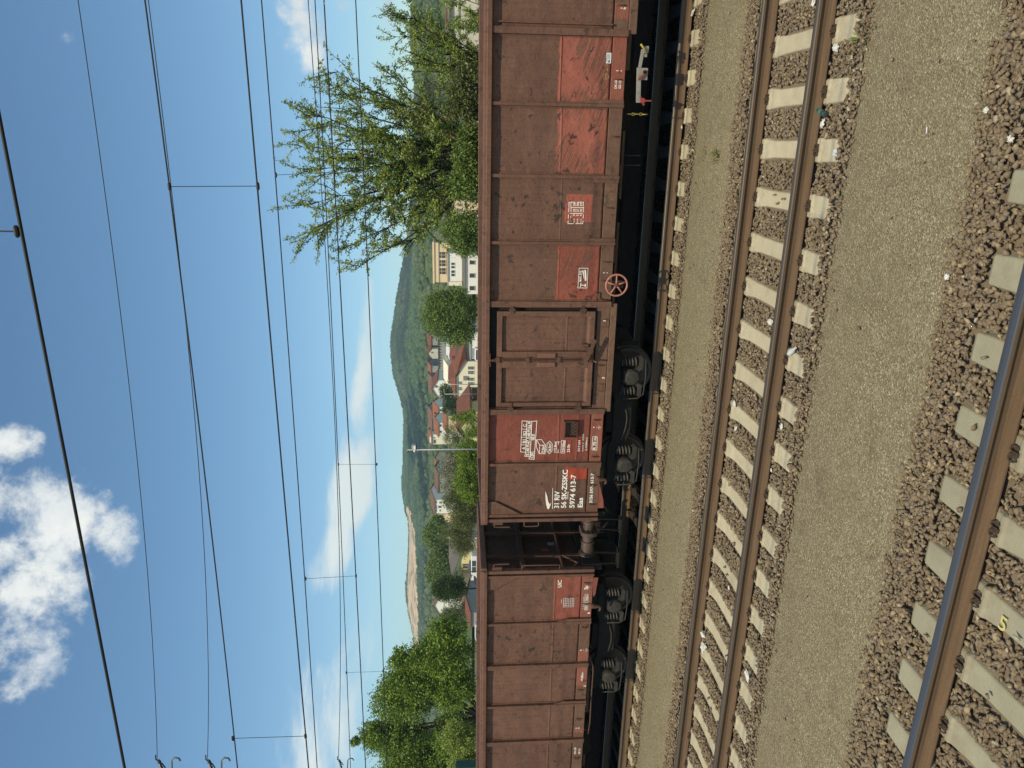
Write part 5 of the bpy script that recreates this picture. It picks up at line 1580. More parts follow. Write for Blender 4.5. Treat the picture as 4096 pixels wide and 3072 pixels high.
def hill(name, tab, y0, y1, xb, pw, mat):
    Ys = list(range(-900, 4201, 30)); ts = [i / 26 for i in range(33)]
    V = [hill_pt(tab, Y, t, y0, y1, xb, pw) for Y in Ys for t in ts]
    m = len(ts)
    F = [(i * m + j, i * m + j + 1, (i + 1) * m + j + 1, (i + 1) * m + j) for i in range(len(Ys) - 1) for j in range(m - 1)]
    return tag(link(name, raw_mesh(name, V, F), mat, smooth=True), kind='structure')
def hill_mat(name, c1, c2, c3):
    mt, g, b = new_mat(name); p = g.pos()
    n = g.mr(g.noise(p, .018, 5, .6), .4, .6); f = g.mr(g.noise(p, .12, 5, .65), .35, .65)
    c = g.mix(n, c1, c2); c = g.mix(g.m('MULTIPLY', f, .6), c, c3)
    setp(b, c, .95, 0, .1, None, g); return mt
FAR_H = (700, 1420, 1722, .85); NEAR_H = (170, 620, 1888, .8)
hill('hill', FARSKY, *FAR_H, hill_mat('hill_floor', (.035, .058, .022), (.060, .085, .030), (.028, .045, .018)))
hill('hill', NEARSKY, *NEAR_H, hill_mat('hill_meadow', (.075, .115, .030), (.12, .15, .05), (.05, .085, .022)))
def crown_protos(k, z=.85):
    out = []; r = random.Random(17)
    for i in range(k):
        bm = bmesh.new(); bmesh.ops.create_icosphere(bm, subdivisions=1, radius=1)
        for v in bm.verts: v.co = Vector((v.co.x, v.co.y, v.co.z * z)) * r.uniform(.72, 1.15)
        bm.verts.index_update()
        out.append((np.array([v.co[:] for v in bm.verts]), np.array([[v.index for v in f.verts] for f in bm.faces]))); bm.free()
    return out
def forest_mat():
    mt, g, b = new_mat('forest_crowns'); p = g.pos()
    c = g.ramp(g.island(), L((.034, .068, .022), (.048, .088, .028), (.062, .106, .034), (.085, .13, .048)))
    con = g.mr(g.noise(p, .0052, 4, .55), .50, .58)
    c = g.mix(g.m('MULTIPLY', con, .75), c, (.010, .022, .014))  # dark patches painted in as cloud shade on the forest
    pale = g.mr(g.noise(g.vm('ADD', p, (50, 0, 0)), .012, 4, .6), .50, .64)
    c = g.mix(g.m('MULTIPLY', pale, g.m('MULTIPLY', g.island(), .4)), c, (.20, .22, .12))
    setp(b, c, .9, 0, .1, None, g); return mt
QTOP = [(2025, 1636), (2045, 1634), (2070, 1641), (2121, 1647), (2205, 1645), (2269, 1642), (2343, 1637), (2395, 1641), (2440, 1641), (2480, 1650), (2550, 1664), (2660, 1671)]
QBOT = [(2025, 1640), (2045, 1652), (2070, 1656), (2121, 1668), (2205, 1674), (2269, 1675), (2343, 1678), (2395, 1681), (2440, 1680), (2480, 1682), (2550, 1683), (2660, 1683)]
def in_quarry(Y, X): return 2025 < Y < 2660 and sky_x(QTOP, Y) - 1 < X < sky_x(QBOT, Y) + 1
def far_y(Y, X):
    s = sky_x(FARSKY, Y); t = max(0, min(1, (1722 - X) / (1722 - s))) ** (1 / FAR_H[3])
    return FAR_H[0] + (FAR_H[1] - FAR_H[0]) * t
def woods(name, label, tab, H, n, r0, r1, tmin, tmax, Y0, Y1, mat, skip=None, dens=None):
    P = []; s = []
    rr = random.Random(n)
    while len(P) < n:
        Y = rr.uniform(Y0, Y1); t = tmin + (tmax - tmin) * math.sqrt(rr.random())
        X = H[2] + (sky_x(tab, Y) - H[2]) * t ** H[3]
        if skip and in_quarry(Y, X) and rr.random() > (.22 if 2320 < Y < 2470 else .02): continue
        if dens and not dens(Y, t, rr): continue
        p = hill_pt(tab, Y, t, *H); k = rr.uniform(r0, r1)
        P.append((p.x, p.y, p.z + k * .35)); s.append(k)
    V, F = scatter(np.array(P), np.array(s), crown_protos(7), .35)
    return tag(link(name, raw_mesh(name, V, F), mat), label, 'forest', kind='stuff')
M_FOREST = forest_mat()
woods('hill_forest', 'dense dark green forest covering the far hill', FARSKY, FAR_H, 24000, 3.4, 5.4, .02, 1.01, -500, 3500, M_FOREST, True)
woods('valley_woods', 'lighter green scattered woods on the near slope', NEARSKY, NEAR_H, 3600, 1.6, 4.0, .14, 1.0, -300, 3300, leaf_mat('valley_leaf', L((.035, .062, .018), (.06, .095, .026), (.095, .13, .04), (.13, .15, .06)), .0), False,
      lambda Y, t, r: noise.noise((Y * .006, t * 4, 2)) > -.18)
def quarry():
    mt, g, b = new_mat('quarry_rock'); p = g.pos()
    n = g.mr(g.noise(p, .05, 6, .65), .35, .65); f = g.mr(g.noise(p, .22, 5, .65), .35, .65)
    c = g.mix(n, (.66, .50, .32), (.44, .29, .18)); c = g.mix(g.m('MULTIPLY', f, .5), c, (.74, .60, .42))
    vg = g.mr(g.noise(g.vm('ADD', p, (7, 7, 7)), .035, 5, .6), .54, .60); c = g.mix(vg, c, (.06, .09, .035))
    setp(b, c, .95, 0, .1, None, g)
    V = []; Ys = list(range(2025, 2661, 5)); m = 18
    for Y in Ys:
        a, e = sky_x(QTOP, Y), sky_x(QBOT, Y)
        for j in range(m):
            X = e + (a - e) * j / (m - 1)
            y = far_y(Y, X) - 16 * min(1, 4 * min(j, m - 1 - j) / m + .35)
            y += 14 * noise.noise((Y * .04, j * .22, 1)) + 9 * noise.noise((Y * .09, j * .5, 4)) + (5 if j in (6, 12) else 0)
            V.append(at(X, Y, y))
    F = [(i * m + j, (i + 1) * m + j, (i + 1) * m + j + 1, i * m + j + 1) for i in range(len(Ys) - 1) for j in range(m - 1)]
    o = link('quarry_face', raw_mesh('quarry_face', V, F), mt)
    sm = o.modifiers.new('rock', 'SOLIDIFY'); sm.thickness = 5; sm.offset = -1
    return tag(o, kind='structure')
quarry()

# ------------------------------------------------------------------ buildings
zb_ = .211
b1 = reg(1500, 900, zb_); b2 = reg(1500, 1200, zb_); b3 = reg(1500, 1500, zb_); b4 = reg(1500, 1800, zb_); b5 = reg(1500, 2100, zb_)
t1 = reg(1050, 0, .4219); t2 = reg(1050, 650, .4219); t3 = reg(1200, 2400, .405)
def plaster(name, c, k=.8): return simple('plaster_' + name, c, tuple(v * k for v in c), .35, .9, 0, .15, fine=.35)
def tiles(name, c):
    key = 'tiles_' + name
    if key in _mats: return _mats[key]
    mt, g, b = new_mat(key); p = g.obj()
    w = g.n('ShaderNodeTexBrick'); g.link(g.vm('MULTIPLY', p, (1, 1, 1)), w.inputs['Vector'])
    n = g.mr(g.noise(p, .9, 5, .65), .3, .7); f = g.mr(g.noise(p, 9, 3), .3, .7)
    s = g.sep(p); rows = g.m('FRACT', g.m('MULTIPLY', s[2], 4.5))
    cc = g.mix(n, c, tuple(v * .62 for v in c)); cc = g.mix(g.m('MULTIPLY', f, .35), cc, tuple(v * 1.25 for v in c))
    cc = g.mix(g.m('MULTIPLY', g.mr(rows, .8, .95), .4), cc, tuple(v * .4 for v in c))
    setp(b, cc, .85, 0, .2, None, g); _mats[key] = mt
    return mt
P_WHITE = plaster('white', (.84, .82, .76), .92); P_CREAM = plaster('cream', (.80, .74, .57), .92); P_TAN = plaster('tan', (.74, .57, .37), .9); P_YEL = plaster('yellow', (.76, .65, .33), .9)
P_GREY = plaster('grey', (.36, .35, .33), .8); P_OLD = plaster('old', (.66, .62, .52), .62)
T_RED = tiles('red', (.205, .082, .052)); T_ORANGE = tiles('orange', (.30, .115, .062)); T_BROWN = tiles('brown', (.19, .115, .08)); T_GREY = tiles('grey', (.15, .135, .115))
M_PANE = simple('window_pane', (.035, .045, .055), (.06, .07, .08), 3, .12, 0, .6)
M_FRAME = simple('window_frame', (.62, .60, .55), (.5, .48, .44), 9, .7)
M_TRIM = simple('trim_grey', (.25, .24, .22), (.18, .17, .16), 5, .8)
def zpt(rg, x, y, d): return at(*rg(x, y), d)
class House:
    def __init__(s, label, cat, rg, dist, ya, yb, name='house'):
        """facade spans zoom rows ya (its right end) to yb (its left end) at distance dist"""
        s.rg, s.d = rg, dist
        s.x1 = zpt(rg, 1900, ya, dist).x; s.x0 = zpt(rg, 1900, yb, dist).x
        s.base = Vector(((s.x0 + s.x1) / 2, dist, -.45)); s.ym = (ya + yb) / 2
        s.t = thing(name, label, cat, s.base)
    def Z(s, x): return zpt(s.rg, x, s.ym, s.d).z - s.base.z
    def X(s, y): return zpt(s.rg, 1900, y, s.d).x - s.base.x
    def put(s, b, name, mat, parent=None, bevel=0): return b.build(name, mat, parent or s.t, bevel=bevel)
    def block(s, mat, ztop, depth, z0=0.0, ya=None, yb=None, dy=0, name='wall'):
        xa = s.X(yb) if yb else s.x0 - s.base.x; xb = s.X(ya) if ya else s.x1 - s.base.x
        b = MB(); b.box(xa, xb, dy, dy + depth, z0, ztop); return s.put(b, name, mat)
    def roof_side(s, mat, ze, zr, depth, ov=.35, dy=0, xa=None, xb=None, hip=0.0):
        xa = s.x0 - s.base.x if xa is None else xa; xb = s.x1 - s.base.x if xb is None else xb
        b = MB(); m = dy + depth / 2; th = .16
        for k in (0, th):
            pass
        v = [(xa - ov, dy - ov, ze), (xb + ov, dy - ov, ze), (xb + ov - hip, m, zr), (xa - ov + hip, m, zr), (xa - ov, dy + depth + ov, ze), (xb + ov, dy + depth + ov, ze)]
        w = [(x, y, z + th) for x, y, z in v]
        b.add(v + w, [(0, 1, 2, 3), (3, 2, 5, 4), (6, 7, 8, 9), (9, 8, 11, 10), (0, 1, 7, 6), (4, 5, 11, 10), (0, 3, 9, 6), (3, 4, 10, 9), (1, 2, 8, 7), (2, 5, 11, 8)])
        if hip: b.add([w[0], w[3], w[4], w[1], w[2], w[5]], [(0, 1, 2), (3, 4, 5)])
        else:
            g = MB(); g.prism([(dy, ze), (dy + depth, ze), (m, zr)], 'x', xa, xb); s.put(g, 'gable', s.wm)
        return s.put(b, 'roof', mat)
    def roof_front(s, mat, ze, zr, depth, ov=.4, xa=None, xb=None, dy=0):
        xa = s.x0 - s.base.x if xa is None else xa; xb = s.x1 - s.base.x if xb is None else xb
        m = (xa + xb) / 2; th = .18
        g = MB(); g.prism([(xa, ze), (xb, ze), (m, zr)], 'y', dy, dy + depth); s.put(g, 'gable', s.wm)
        b = MB()
        k = (zr - ze) / (m - xa)
        for q in (-1, 1):
            xe = xa - ov if q < 0 else xb + ov; zz = ze - ov * k
            b.prism([(xe, zz), (m, zr), (m, zr + th), (xe, zz + th)], 'y', dy - ov, dy + depth + ov)
        return s.put(b, 'roof', mat)
    def flat(s, mat, z, depth, ov=.25, th=.35, dy=0, ya=None, yb=None):
        xa = s.X(yb) if yb else s.x0 - s.base.x; xb = s.X(ya) if ya else s.x1 - s.base.x
        b = MB(); b.box(xa - ov, xb + ov, dy - ov, dy + depth + ov, z, z + th); return s.put(b, 'roof', mat)
    def win(s, x0, x1, y0, y1, cross=True, dy=0, frame=None, pane=None):
        """window between zoom columns x0 (top) and x1 and rows y0 to y1"""
        xa, xb = s.X(y1), s.X(y0); z1, z0 = s.Z(x0), s.Z(x1); f = min(.09, (xb - xa) * .12)
        b = MB()
        b.box(xa - f, xb + f, dy - .05, dy + .02, z1, z1 + f); b.box(xa - f, xb + f, dy - .10, dy + .02, z0 - f, z0)
        b.box(xa - f, xa, dy - .05, dy + .02, z0, z1); b.box(xb, xb + f, dy - .05, dy + .02, z0, z1)
        if cross:
            b.box((xa + xb) / 2 - f * .4, (xa + xb) / 2 + f * .4, dy - .04, dy + .0, z0, z1)
            b.box(xa, xb, dy - .035, dy + .0, z0 + (z1 - z0) * .62, z0 + (z1 - z0) * .62 + f * .6)
        o = s.put(b, 'window', frame or M_FRAME)
        b = MB(); b.box(xa, xb, dy - .012, dy + .01, z0, z1); b.build('pane', pane or M_PANE, o)
        return o
    def chimney(s, y, x0, x1, dy, mat=None):
        x = s.X(y); b = MB(); b.box(x - .3, x + .3, dy, dy + .6, s.Z(x1), s.Z(x0)); b.box(x - .36, x + .36, dy - .06, dy + .66, s.Z(x0), s.Z(x0) + .12); s.put(b, 'chimney', mat or T_BROWN)

# tan hall with three big windows, white block in front
h = House('tan flat-roofed hall with a row of three big dark windows', 'building', b1, 146, 345, 1090, 'hall'); h.wm = P_TAN
h.block(P_TAN, h.Z(1125), 16); h.flat(P_TAN, h.Z(1125), 16, .2, .35)
b = MB(); b.box(h.x0 - h.base.x, h.x1 - h.base.x, -.12, 0, h.Z(1216), h.Z(1200)); h.put(b, 'ledge', P_GREY)
for a, e in ((515, 630), (670, 785), (820, 935)): h.win(1220, 1340, a, e, True, 0, P_TAN)
h = House('white two-step annex with small windows and a lower grey ledge roof', 'building', b1, 136, 560, 1310, 'annex'); h.wm = P_WHITE
h.block(P_WHITE, h.Z(1712), 10)
b = MB(); xa, xb = h.x0 - h.base.x, h.x1 - h.base.x
b.prism([(-.35, h.Z(1712)), (3.0, h.Z(1650)), (3.0, h.Z(1712))], 'x', h.X(1290), xb + .2); h.put(b, 'ledge_roof', T_GREY)
h.block(P_WHITE, h.Z(1390), 6, h.Z(1712), 585, 1190, 3.0, 'upper_wall'); h.flat(P_GREY, h.Z(1390), 6, .2, .22, 3.0, 585, 1190)
for a, e in ((675, 745), (920, 995), (1160, 1235)): h.win(1795, 1890, a, e, False)
for a, e in ((768, 808), (832, 872), (915, 962), (980, 1025)): h.win(1445, 1505, a, e, False, 3.0, None, None)
h.block(P_CREAM, h.Z(1395), 5, h.Z(1650), 1120, 1195, 2.2, 'stair_wall')
# white ruin near the upper edge
h = House('long pale ruined building with five square dark openings under a grey roof', 'building', t1, 92, -120, 770, 'ruin'); h.wm = P_OLD
h.block(P_OLD, h.Z(1785), 12); h.roof_side(T_GREY, h.Z(1785), h.Z(1745), 12, .3)
b = MB(); b.box(h.x0 - h.base.x, h.x1 - h.base.x, -.1, 0, h.Z(1868), h.Z(1856)); h.put(b, 'ledge', P_GREY)
for a in (360, 425, 488, 552, 615, 740): h.win(1796, 1834, a, a + 40, False, 0, P_CREAM, M_BLACK)
h.win(1955, 2000, 585, 640, True); h.win(1950, 2000, 700, 740, True)
h.block(T_RED, h.Z(1735), 6, h.Z(1770), 40, 230, 3, 'roof_tower')
# house remains seen through the willow
h = House('tan house half hidden behind the willow branches', 'house', t2, 120, 360, 620); h.wm = P_TAN
h.block(P_TAN, h.Z(1780), 10); h.roof_side(T_GREY, h.Z(1780), h.Z(1690), 10)
for a in (390, 440, 520): h.win(1850, 1890, a, a + 24)
h = House('reddish house glimpsed between the willow stems', 'house', t1, 75, 1120, 1290); h.wm = P_OLD
h.block(P_OLD, h.Z(1830), 8); h.roof_side(T_RED, h.Z(1830), h.Z(1740), 8); h.win(1880, 1930, 1170, 1200)
# cream house with the half-hipped red roof
h = House('cream house with a half-hipped red tiled roof and barred windows', 'house', b2, 150, 1165, 2020); h.wm = P_CREAM
xa, xb = h.x0 - h.base.x, h.x1 - h.base.x
ytl, ytr = h.X(1820), h.X(1440)
zt, zel, zer = h.Z(1532), h.Z(1690), h.Z(1705)
b = MB(); b.prism([(xa, 0), (xb, 0), (xb, zer), (ytr, zt), (ytl, zt), (xa, zel)], 'y', 0, 14); h.put(b, 'wall', P_CREAM)
zr = h.Z(1392); xm = (ytl + ytr) / 2; yr = 4.5
b = MB(); o = .45
b.add([(xa - .5, -o, zel - .3), (ytl, -o, zt + .12), (xm, yr, zr), (xm, 14, zr), (xa - .5, 14, zel - .3)], [(0, 1, 2, 3, 4)])
b.add([(xb + .5, -o, zer - .3), (xb + .5, 14, zer - .3), (xm, 14, zr), (xm, yr, zr), (ytr, -o, zt + .12)], [(0, 1, 2, 3, 4)])
b.add([(ytl - .2, -o, zt + .1), (ytr + .2, -o, zt + .1), (xm, yr, zr)], [(0, 1, 2)])
rf = h.put(b, 'roof', T_RED); sm = rf.modifiers.new('tiles', 'SOLIDIFY'); sm.thickness = .2
xw = h.X(870); xv = h.X(930)
b = MB(); b.box(xb, xw, 1.0, 11, 0, h.Z(1712)); h.put(b, 'wing_wall', P_GREY)
b = MB(); b.add([(xb - .4, .4, h.Z(1712)), (xw + .3, .4, h.Z(1700)), (xw + .1, 6, h.Z(1620)), (h.X(1150), 9, h.Z(1420)), (h.X(1285), 9, h.Z(1398)), (ytr, -.3, zt)], [(0, 1, 2, 3, 4, 5)])
wr = h.put(b, 'wing_roof', T_RED); sm = wr.modifiers.new('tiles', 'SOLIDIFY'); sm.thickness = .2
for i in range(10):
    y0 = 1270 - i * 38
    b = MB(); p = [(1535, y0 + 20), (1610, y0 - 25), (1610, y0 - 45), (1535, y0)]
    q = []
    for x, y in p:
        X = h.X(y); Z = h.Z(x); q.append((X, 3.2 - (Z - h.Z(1610)) * -.55, Z + .12))
    b.add(q, [(0, 1, 2, 3)]); pl = h.put(b, 'roof_panel', M_PANE); pl.modifiers.new('t', 'SOLIDIFY').thickness = .06
for a in (1262, 1347, 1475, 1560, 1698, 1772): h.win(1765, 1870, a, a + 52)
h.win(1580, 1638, 1545, 1595); h.win(1580, 1638, 1652, 1705)
for y, x in ((1480, 1688), (1770, 1690)):
    b = MB(); X = h.X(y); Z = h.Z(x + 20); b.box(X - .45, X + .45, -.35, -.02, Z - .4, Z + .4); h.put(b, 'cooling_unit', M_TRIM)
h.chimney(1205, 1470, 1500, 4)
# low brown porch beside it
h = House('small shed with a dark red roof left of the cream house', 'shed', b3, 128, 440, 720, 'shed'); h.wm = P_GREY
h.block(simple('shed_wood', (.10, .065, .04), (.07, .045, .03), 4), h.Z(1850), 6)
b = MB(); b.add([(h.x0 - h.base.x - .4, -.4, h.Z(1850)), (h.x1 - h.base.x + .3, -.4, h.Z(1850)), (h.x1 - h.base.x - .2, 4, h.Z(1790)), (h.X(640), 4, h.Z(1640))], [(0, 1, 2, 3)])
rf = h.put(b, 'roof', T_BROWN); rf.modifiers.new('t', 'SOLIDIFY').thickness = .15
# yellow gable house
h = House('yellow house with a steep gable and red roof behind bright leaves', 'house', b3, 122, 700, 1300); h.wm = P_YEL
h.block(P_YEL, h.Z(1790), 14); h.roof_front(T_RED, h.Z(1790), h.Z(1560), 14, .5); h.win(1650, 1690, 1130, 1165); h.win(1800, 1860, 900, 950); h.win(1800, 1860, 1040, 1090)
# white garage with a car in front
h = House('low white garage with a yellow stripe beside the round tree', 'garage', b2, 116, 620, 1110, 'garage'); h.wm = P_WHITE
h.block(P_WHITE, h.Z(1820), 7); h.flat(P_GREY, h.Z(1820), 7, .15, .2)
b = MB(); b.box(h.X(900), h.X(640), -.04, 0, h.Z(1830), h.Z(1795) - .05); h.put(b, 'stripe', M_YELP)
b = MB(); b.box(h.X(1100), h.X(915), -.03, 0, 0, h.Z(1835)); h.put(b, 'garage_door', P_GREY)
# far rows on the slope
def row(label, rg, dist, ya, yb, xe, xr, wm, tm, wins=(), dep=11, zbot=None, kind='side', name='house'):
    h = House(label, 'house', rg, dist, ya, yb, name); h.wm = wm
    zlow = h.Z(zbot) if zbot else 0
    h.block(wm, h.Z(xe), dep, min(0, zlow))
    (h.roof_side if kind == 'side' else h.roof_front)(tm, h.Z(xe), h.Z(xr), dep)
    for q in wins: h.win(*q, False)
    return h
row('brown-roofed long house on the slope, right of the dark garden tree', b3, 285, 40, 330, 1085, 1002, P_OLD, T_BROWN, ((1110, 1150, 100, 140), (1110, 1150, 200, 240)))
row('longest brown roof in the far row below the dark forest', b3, 292, 680, 1115, 1088, 1000, P_GREY, T_BROWN, ((1110, 1150, 760, 800), (1110, 1150, 900, 940), (1110, 1150, 1020, 1060)))
h = row('orange roofed house with a wide dormer in the far row', b3, 270, 600, 905, 1205, 1090, P_WHITE, T_ORANGE, ((1225, 1260, 640, 680), (1225, 1260, 830, 870)))
b = MB(); b.box(h.X(860), h.X(740), .3, 3, h.Z(1175), h.Z(1125)); h.put(b, 'dormer', T_RED); h.win(1140, 1172, 750, 850, True, .3)
row('white house with an orange half roof left of the dormer house', b3, 255, 905, 1160, 1210, 1120, P_WHITE, T_ORANGE, ((1225, 1260, 930, 970), (1225, 1260, 1050, 1090)))
row('low orange roof among olive shrubs', b3, 225, 770, 1080, 1368, 1282, P_TAN, T_ORANGE)
h = row('yellowish end house with an orange mansard and a white dormer strip', b3, 288, 1120, 1305, 1085, 1005, P_CREAM, T_ORANGE, ((1110, 1135, 1110 + 60, 1110 + 85), (1110, 1150, 1215, 1290)))
b = MB(); b.box(h.X(1275), h.X(1165), -.1, 2, h.Z(1065), h.Z(1035)); h.put(b, 'dormer', P_WHITE)
row('small white gabled house in front of the brown far row', b3, 215, 100, 420, 1180, 1078, P_WHITE, T_RED, ((1145, 1190, 195, 235),), kind='front')
row('orange roof with dark panels in the far row, right side', b2, 285, 1250, 1370, 1065, 995, P_GREY, T_ORANGE, ((1080, 1100, 1270, 1300),))
row('reddish house with a pale gable on the far slope behind the linden', b2, 285, 690, 860, 1070, 990, P_GREY, T_RED, ((1085, 1110, 720, 750),))
row('grey gabled house at the right end of the far row', b2, 282, 930, 1110, 1062, 988, P_OLD, T_RED, ((1070, 1100, 980, 1010),), kind='front')
row('long grey glazed block behind the white roof', b2, 238, 800, 1310, 1205, 1195, P_GREY, T_GREY, [(1215, 1255, 820 + 52 * i, 850 + 52 * i) for i in range(9)])
row('wide shed with a white sheet roof behind the cream house', b2, 196, 790, 1300, 1420, 1350, P_TAN, simple('sheet_white', (.66, .67, .66), (.55, .56, .56), 2), (), 14)
row('pale hall with a sand coloured gable wall behind the red roof', b2, 190, 1260, 1580, 1392, 1300, P_CREAM, P_CREAM, (), 12)
h = row('white house with a broad brown hipped roof left of the floodlight mast', b4, 205, 935, 1190, 1140, 1042, P_WHITE, T_BROWN, ((1150, 1170, 965, 990), (1150, 1170, 1040, 1062), (1150, 1170, 1075, 1098), (1150, 1170, 1125, 1148), (1222, 1245, 965, 1000), (1200, 1250, 1045, 1085), (1222, 1245, 1120, 1150)), 14)
row('long low brown roof right of the white hipped house', b4, 210, 440, 860, 1205, 1125, P_GREY, T_BROWN, ((1215, 1250, 500, 540), (1215, 1250, 600, 640)), 10)
row('small orange roof below the dark pines', b4, 235, 270, 390, 1200, 1125, P_TAN, T_ORANGE)
row('small orange hut roof left of the white hipped house', b4, 215, 1200, 1360, 1168, 1108, P_TAN, T_ORANGE)
h = House('yellow house with a broad dull grey roof beside the white van', 'house', b5, 150, 300, 985); h.wm = P_YEL
h.block(P_YEL, h.Z(1640), 15, 0, 505, 985); h.block(P_OLD, h.Z(1640), 12, 0, 300, 505, 1.5, 'side_wall')
b = MB(); b.add([(h.X(995), -.5, h.Z(1470)), (h.X(490), -.5, h.Z(1640)), (h.X(300), 1.2, h.Z(1625)), (h.X(310), 8, h.Z(1420)), (h.X(975), 8, h.Z(1402))], [(0, 1, 2, 3, 4)])
rf = h.put(b, 'roof', T_GREY); rf.modifiers.new('t', 'SOLIDIFY').thickness = .2
h.win(1665, 1760, 735, 760, False, 0, M_TRIM); h.win(1665, 1800, 775, 815, False, 0, M_TRIM); h.chimney(445, 1365, 1420, 5, P_CREAM)
h = House('pale shed with a bright slanted wall left of the van', 'shed', b5, 138, 960, 1210, 'shed'); h.wm = P_WHITE
h.block(P_WHITE, h.Z(1815), 6); h.roof_front(T_GREY, h.Z(1815), h.Z(1775), 6, .2)
h = House('long yellow building behind the dark round tree', 'building', b5, 142, 1235, 1640, 'building'); h.wm = P_YEL
h.block(P_YEL, h.Z(1700), 10); h.roof_side(T_BROWN, h.Z(1700), h.Z(1640), 10); h.win(1770, 1830, 1280, 1310); h.win(1770, 1830, 1345, 1380); h.win(1770, 1830, 1500, 1540)
row('white chalet with a brown roof above the olive trees near the big tree', b5, 240, 1360, 1659, 1205, 1120, P_WHITE, T_BROWN, ((1215, 1240, 1400, 1430),), kind='front')
row('low red-brown shed beside the big tree at the lower left of the village', t3, 120, 120, 260, 1690, 1640, P_GREY, T_RED)

# ------------------------------------------------------------------ vehicles far behind the wagons
def car(label, X, Y, y, L_, Hh, paint_c, van=False, face=0.0, name='parked_car'):
    p = at(X, Y, y); t = thing(name, label, 'van' if van else 'car', (p.x, y, -.42)); t.rotation_euler = (0, 0, face)
    m = simple('paint_' + name + label[:12].replace(' ', '_'), paint_c, tuple(v * .85 for v in paint_c), 3, .3, 0, .5)
    w = .95; l = L_ / 2
    pr = [(-l, .35), (-l + .05, .95), (-l + .2, 1.05), (-l + .55, Hh - .1), (-l + .75, Hh), (l * .35, Hh), (l * .52, Hh - .12), (l * .70, 1.08), (l - .08, .92), (l, .60), (l - .03, .35)] if not van else [(-l, .35), (-l, Hh - .15), (-l + .15, Hh), (l * .50, Hh), (l * .62, Hh - .1), (l * .78, 1.15), (l - .06, .95), (l, .5), (l - .03, .35)]
    b = MB(); b.prism(pr, 'y', -w, w); b.build('body', m, t, bevel=.07)
    for sy in (-1, 1):
        for a, e in ((-.62, -.12), (-.08, .42)):
            b = MB(); b.box(l * a, l * e, sy * w - .01, sy * w + .012, 1.08, Hh - .16); b.build('side_window', M_PANE, t)
        for a in (-.62, .62):
            b = MB(); b.lathe((l * a, sy * (w - .12), .33), (0, sy, 0), [(0, .33), (.16, .33), (.17, .2), (.15, 0)], 18); b.build('wheel', M_GRIME, t)
        b = MB(); b.lathe((l - .04, sy * .62, .72), (1, 0, 0), [(0, .11), (.06, .10), (.07, 0)], 10); b.build('headlight', M_PLATE, t)
    b = MB(); b.prism([(l * .535, Hh - .14), (l * .70, 1.10), (l * .72, 1.11), (l * .555, Hh - .13)] if not van else [(l * .63, Hh - .12), (l * .775, 1.18), (l * .795, 1.19), (l * .65, Hh - .11)], 'y', -w * .85, w * .85); b.build('windscreen', M_PANE, t)
    return t
car('white car parked nose out before the white garage', 1896, 1415, 112, 3.9, 1.55, (.78, .78, .76), face=-1.45)
car('white van parked side-on before the yellow house', 1893, 2260, 118, 4.9, 2.0, (.78, .78, .76), True, math.pi, 'parked_van')
car('dark blue car parked in shade left of the white van', 1898, 2305, 120, 4.0, 1.45, (.03, .04, .07), face=math.pi)
car('light car half hidden below the big tree edge', 1900, 2520, 110, 4.0, 1.45, (.6, .6, .6), face=0.3)

# ------------------------------------------------------------------ masts
M_MAST = simple('mast_galvanised', (.46, .47, .46), (.36, .37, .37), 3, .55, .4, .4)
p0, p1 = at(*b3(1950, 1405), 58), at(*b3(612, 1428), 58)
t = thing('floodlight_mast', 'slender pale grey mast with a floodlight box near its top', 'mast', (p0.x, 58, -.45))
h_ = p1.z + .45
b = MB(); b.tube([(0, 0, 0), (0, 0, h_ * .5), (0, 0, h_)], [.085, .065, .045], 10); b.build('pole', M_MAST, t, smooth=True)
q0 = at(*b3(700, 1412), 58).z + .45; q1 = at(*b3(780, 1412), 58).z + .45
b = MB(); b.box(.05, .50, -.16, .14, q1, q0); b.box(.0, .08, -.05, .05, (q0 + q1) / 2 - .04, (q0 + q1) / 2 + .04); b.build('floodlight', M_MAST, t, bevel=.02)
b = MB(); b.box(.10, .44, -.18, -.15, q1 + .04, (q0 + q1) / 2 + .02); b.build('lamp_glass', M_WHITE, t)
b = MB(); b.box(.06, .52, -.2, .16, q1 - .05, q1 + .0); b.build('lamp_hood', M_GRIME, t)
b = MB(); b.lathe((-.10, 0, (q0 + q1) / 2 - .1), (0, 0, 1), [(0, .05), (.02, .10), (.12, .10), (.16, .03)], 12); b.build('beacon', M_WHITE, t, smooth='auto')
b = MB(); b.tube([(0, 0, h_ - .05), (-.15, 0, h_ - .08), (-.32, 0, h_ - .02)], .03, 6); b.build('bracket', M_GRIME, t)
def lamp_post(label, rg, x, y, dist, arm, name='street_lamp'):
    p = at(*rg(x, y), dist); h_ = p.z + .45
    t = thing(name, label, 'lamp', (p.x, dist, -.45))
    b = MB(); b.tube([(0, 0, 0), (0, 0, h_ * .6), (0, 0, h_)], [.09, .07, .05], 8); b.build('pole', M_MAST, t, smooth=True)
    b = MB(); b.tube([(0, 0, h_ - .05), (arm * .5, 0, h_ + .05), (arm, 0, h_ + .06)], .035, 6); b.build('arm', M_MAST, t)
    b = MB(); b.box(min(arm, arm * 1.8), max(arm, arm * 1.8), -.1, .1, h_ + .0, h_ + .12); b.build('lamp_head', M_MAST, t, bevel=.02)
lamp_post('thin white street lamp in front of the cream house', b3, 1315, 362, 120, .55)
lamp_post('dark wooden utility pole before the cream house windows', b3, 1390, 178, 132, -.3, 'utility_pole')

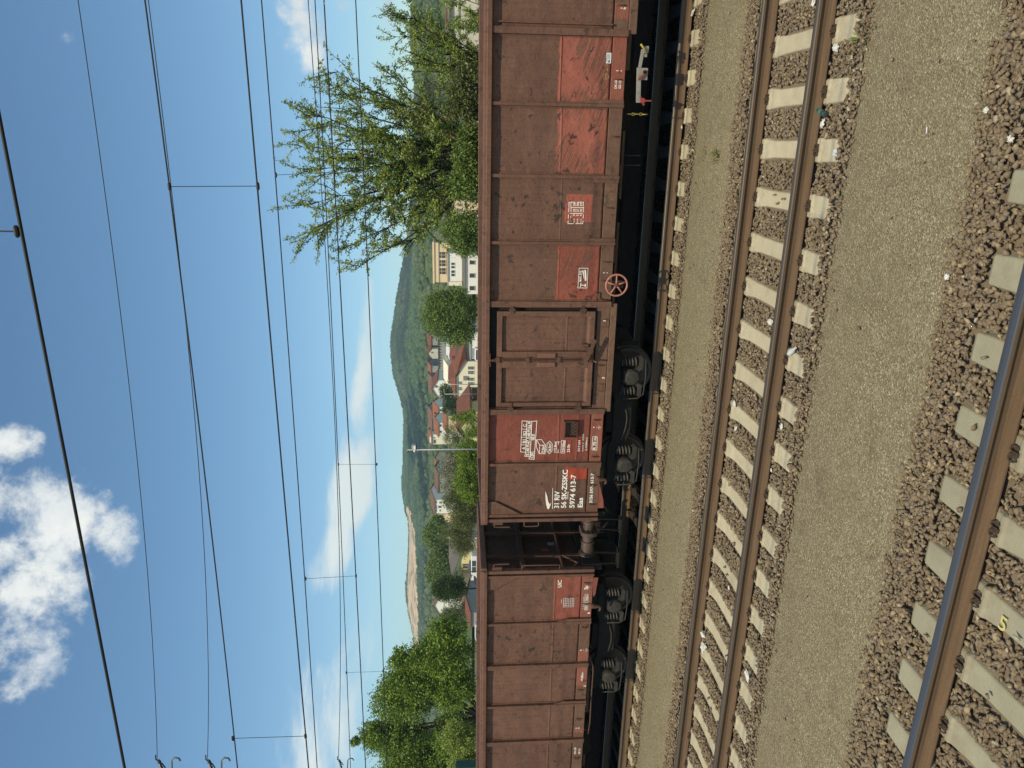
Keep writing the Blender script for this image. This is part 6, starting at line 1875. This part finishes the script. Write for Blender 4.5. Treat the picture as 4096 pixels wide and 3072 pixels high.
# ------------------------------------------------------------------ green railing corner of a footbridge at the lower edge
b = MB(); p = at(1905, 3062, 22); q = at(1905, 3160, 22)
b.box(q.x - 4, p.x, 21.9, 22.3, -.4, at(1822, 3066, 22).z)
tag(b.build('cabin', simple('cabin_green', (.035, .10, .075), (.028, .08, .06), 4, .7), bevel=.02), 'dark green cabin corner behind the rear wagon at the lower edge', 'cabin')

# ------------------------------------------------------------------ the cloud that shades part of the far hill
def shade_cloud():
    b = bmesh.new(); r = random.Random(4)
    for Y, X, k in ((1655, 1662, 1.0), (1680, 1645, .8), (1715, 1643, 1.0), (1760, 1652, 1.1), (1720, 1672, 1.2), (1770, 1688, 1.2), (1830, 1692, 1.0), (1880, 1700, .9), (1940, 1704, .8), (2010, 1707, .7), (1625, 1672, .7), (1560, 1694, .5), (1800, 1665, .7), (1690, 1690, .9)):
        p = at(X, Y, far_y(Y, X)); c = p + SUN * ((1250 - p.z) / SUN.z)
        for q in range(5):
            m = Matrix.Translation(c + Vector((r.gauss(0, 8), r.gauss(0, 35), r.gauss(0, 6)))) @ Matrix.Diagonal((17 * k, 52 * k, 12 * k, 1))
            g_ = bmesh.ops.create_icosphere(b, subdivisions=3, radius=1, matrix=m)
            for v in g_['verts']: v.co += Vector((noise.noise(v.co * .06), noise.noise(v.co * .06 + Vector((9, 0, 0))), noise.noise(v.co * .06 + Vector((0, 9, 0))))) * 7
    me = bpy.data.meshes.new('cloud'); b.to_mesh(me); b.free()
    o = link('cloud', me, simple('cloud_white', (.85, .86, .88), (.8, .82, .84), .02, 1.0, 0, .0), smooth=True)
    tag(o, kind='structure')
shade_cloud()
# ------------------------------------------------------------------ air
def haze():
    b = MB(); b.box(-3200, 1900, -140, 2300, -2.0, 190)
    o = b.build('haze', None)
    mt = bpy.data.materials.new('air'); mt.use_nodes = True; nt = mt.node_tree
    nt.nodes.remove(nt.nodes['Principled BSDF'])
    v = nt.nodes.new('ShaderNodeVolumePrincipled')
    v.inputs['Color'].default_value = (.66, .84, .98, 1); v.inputs['Density'].default_value = HAZE; v.inputs['Anisotropy'].default_value = .2
    nt.links.new(v.outputs[0], nt.nodes['Material Output'].inputs['Volume'])
    o.data.materials.append(mt)
    tag(o, kind='stuff')
HAZE = .00026
if HAZE: haze()
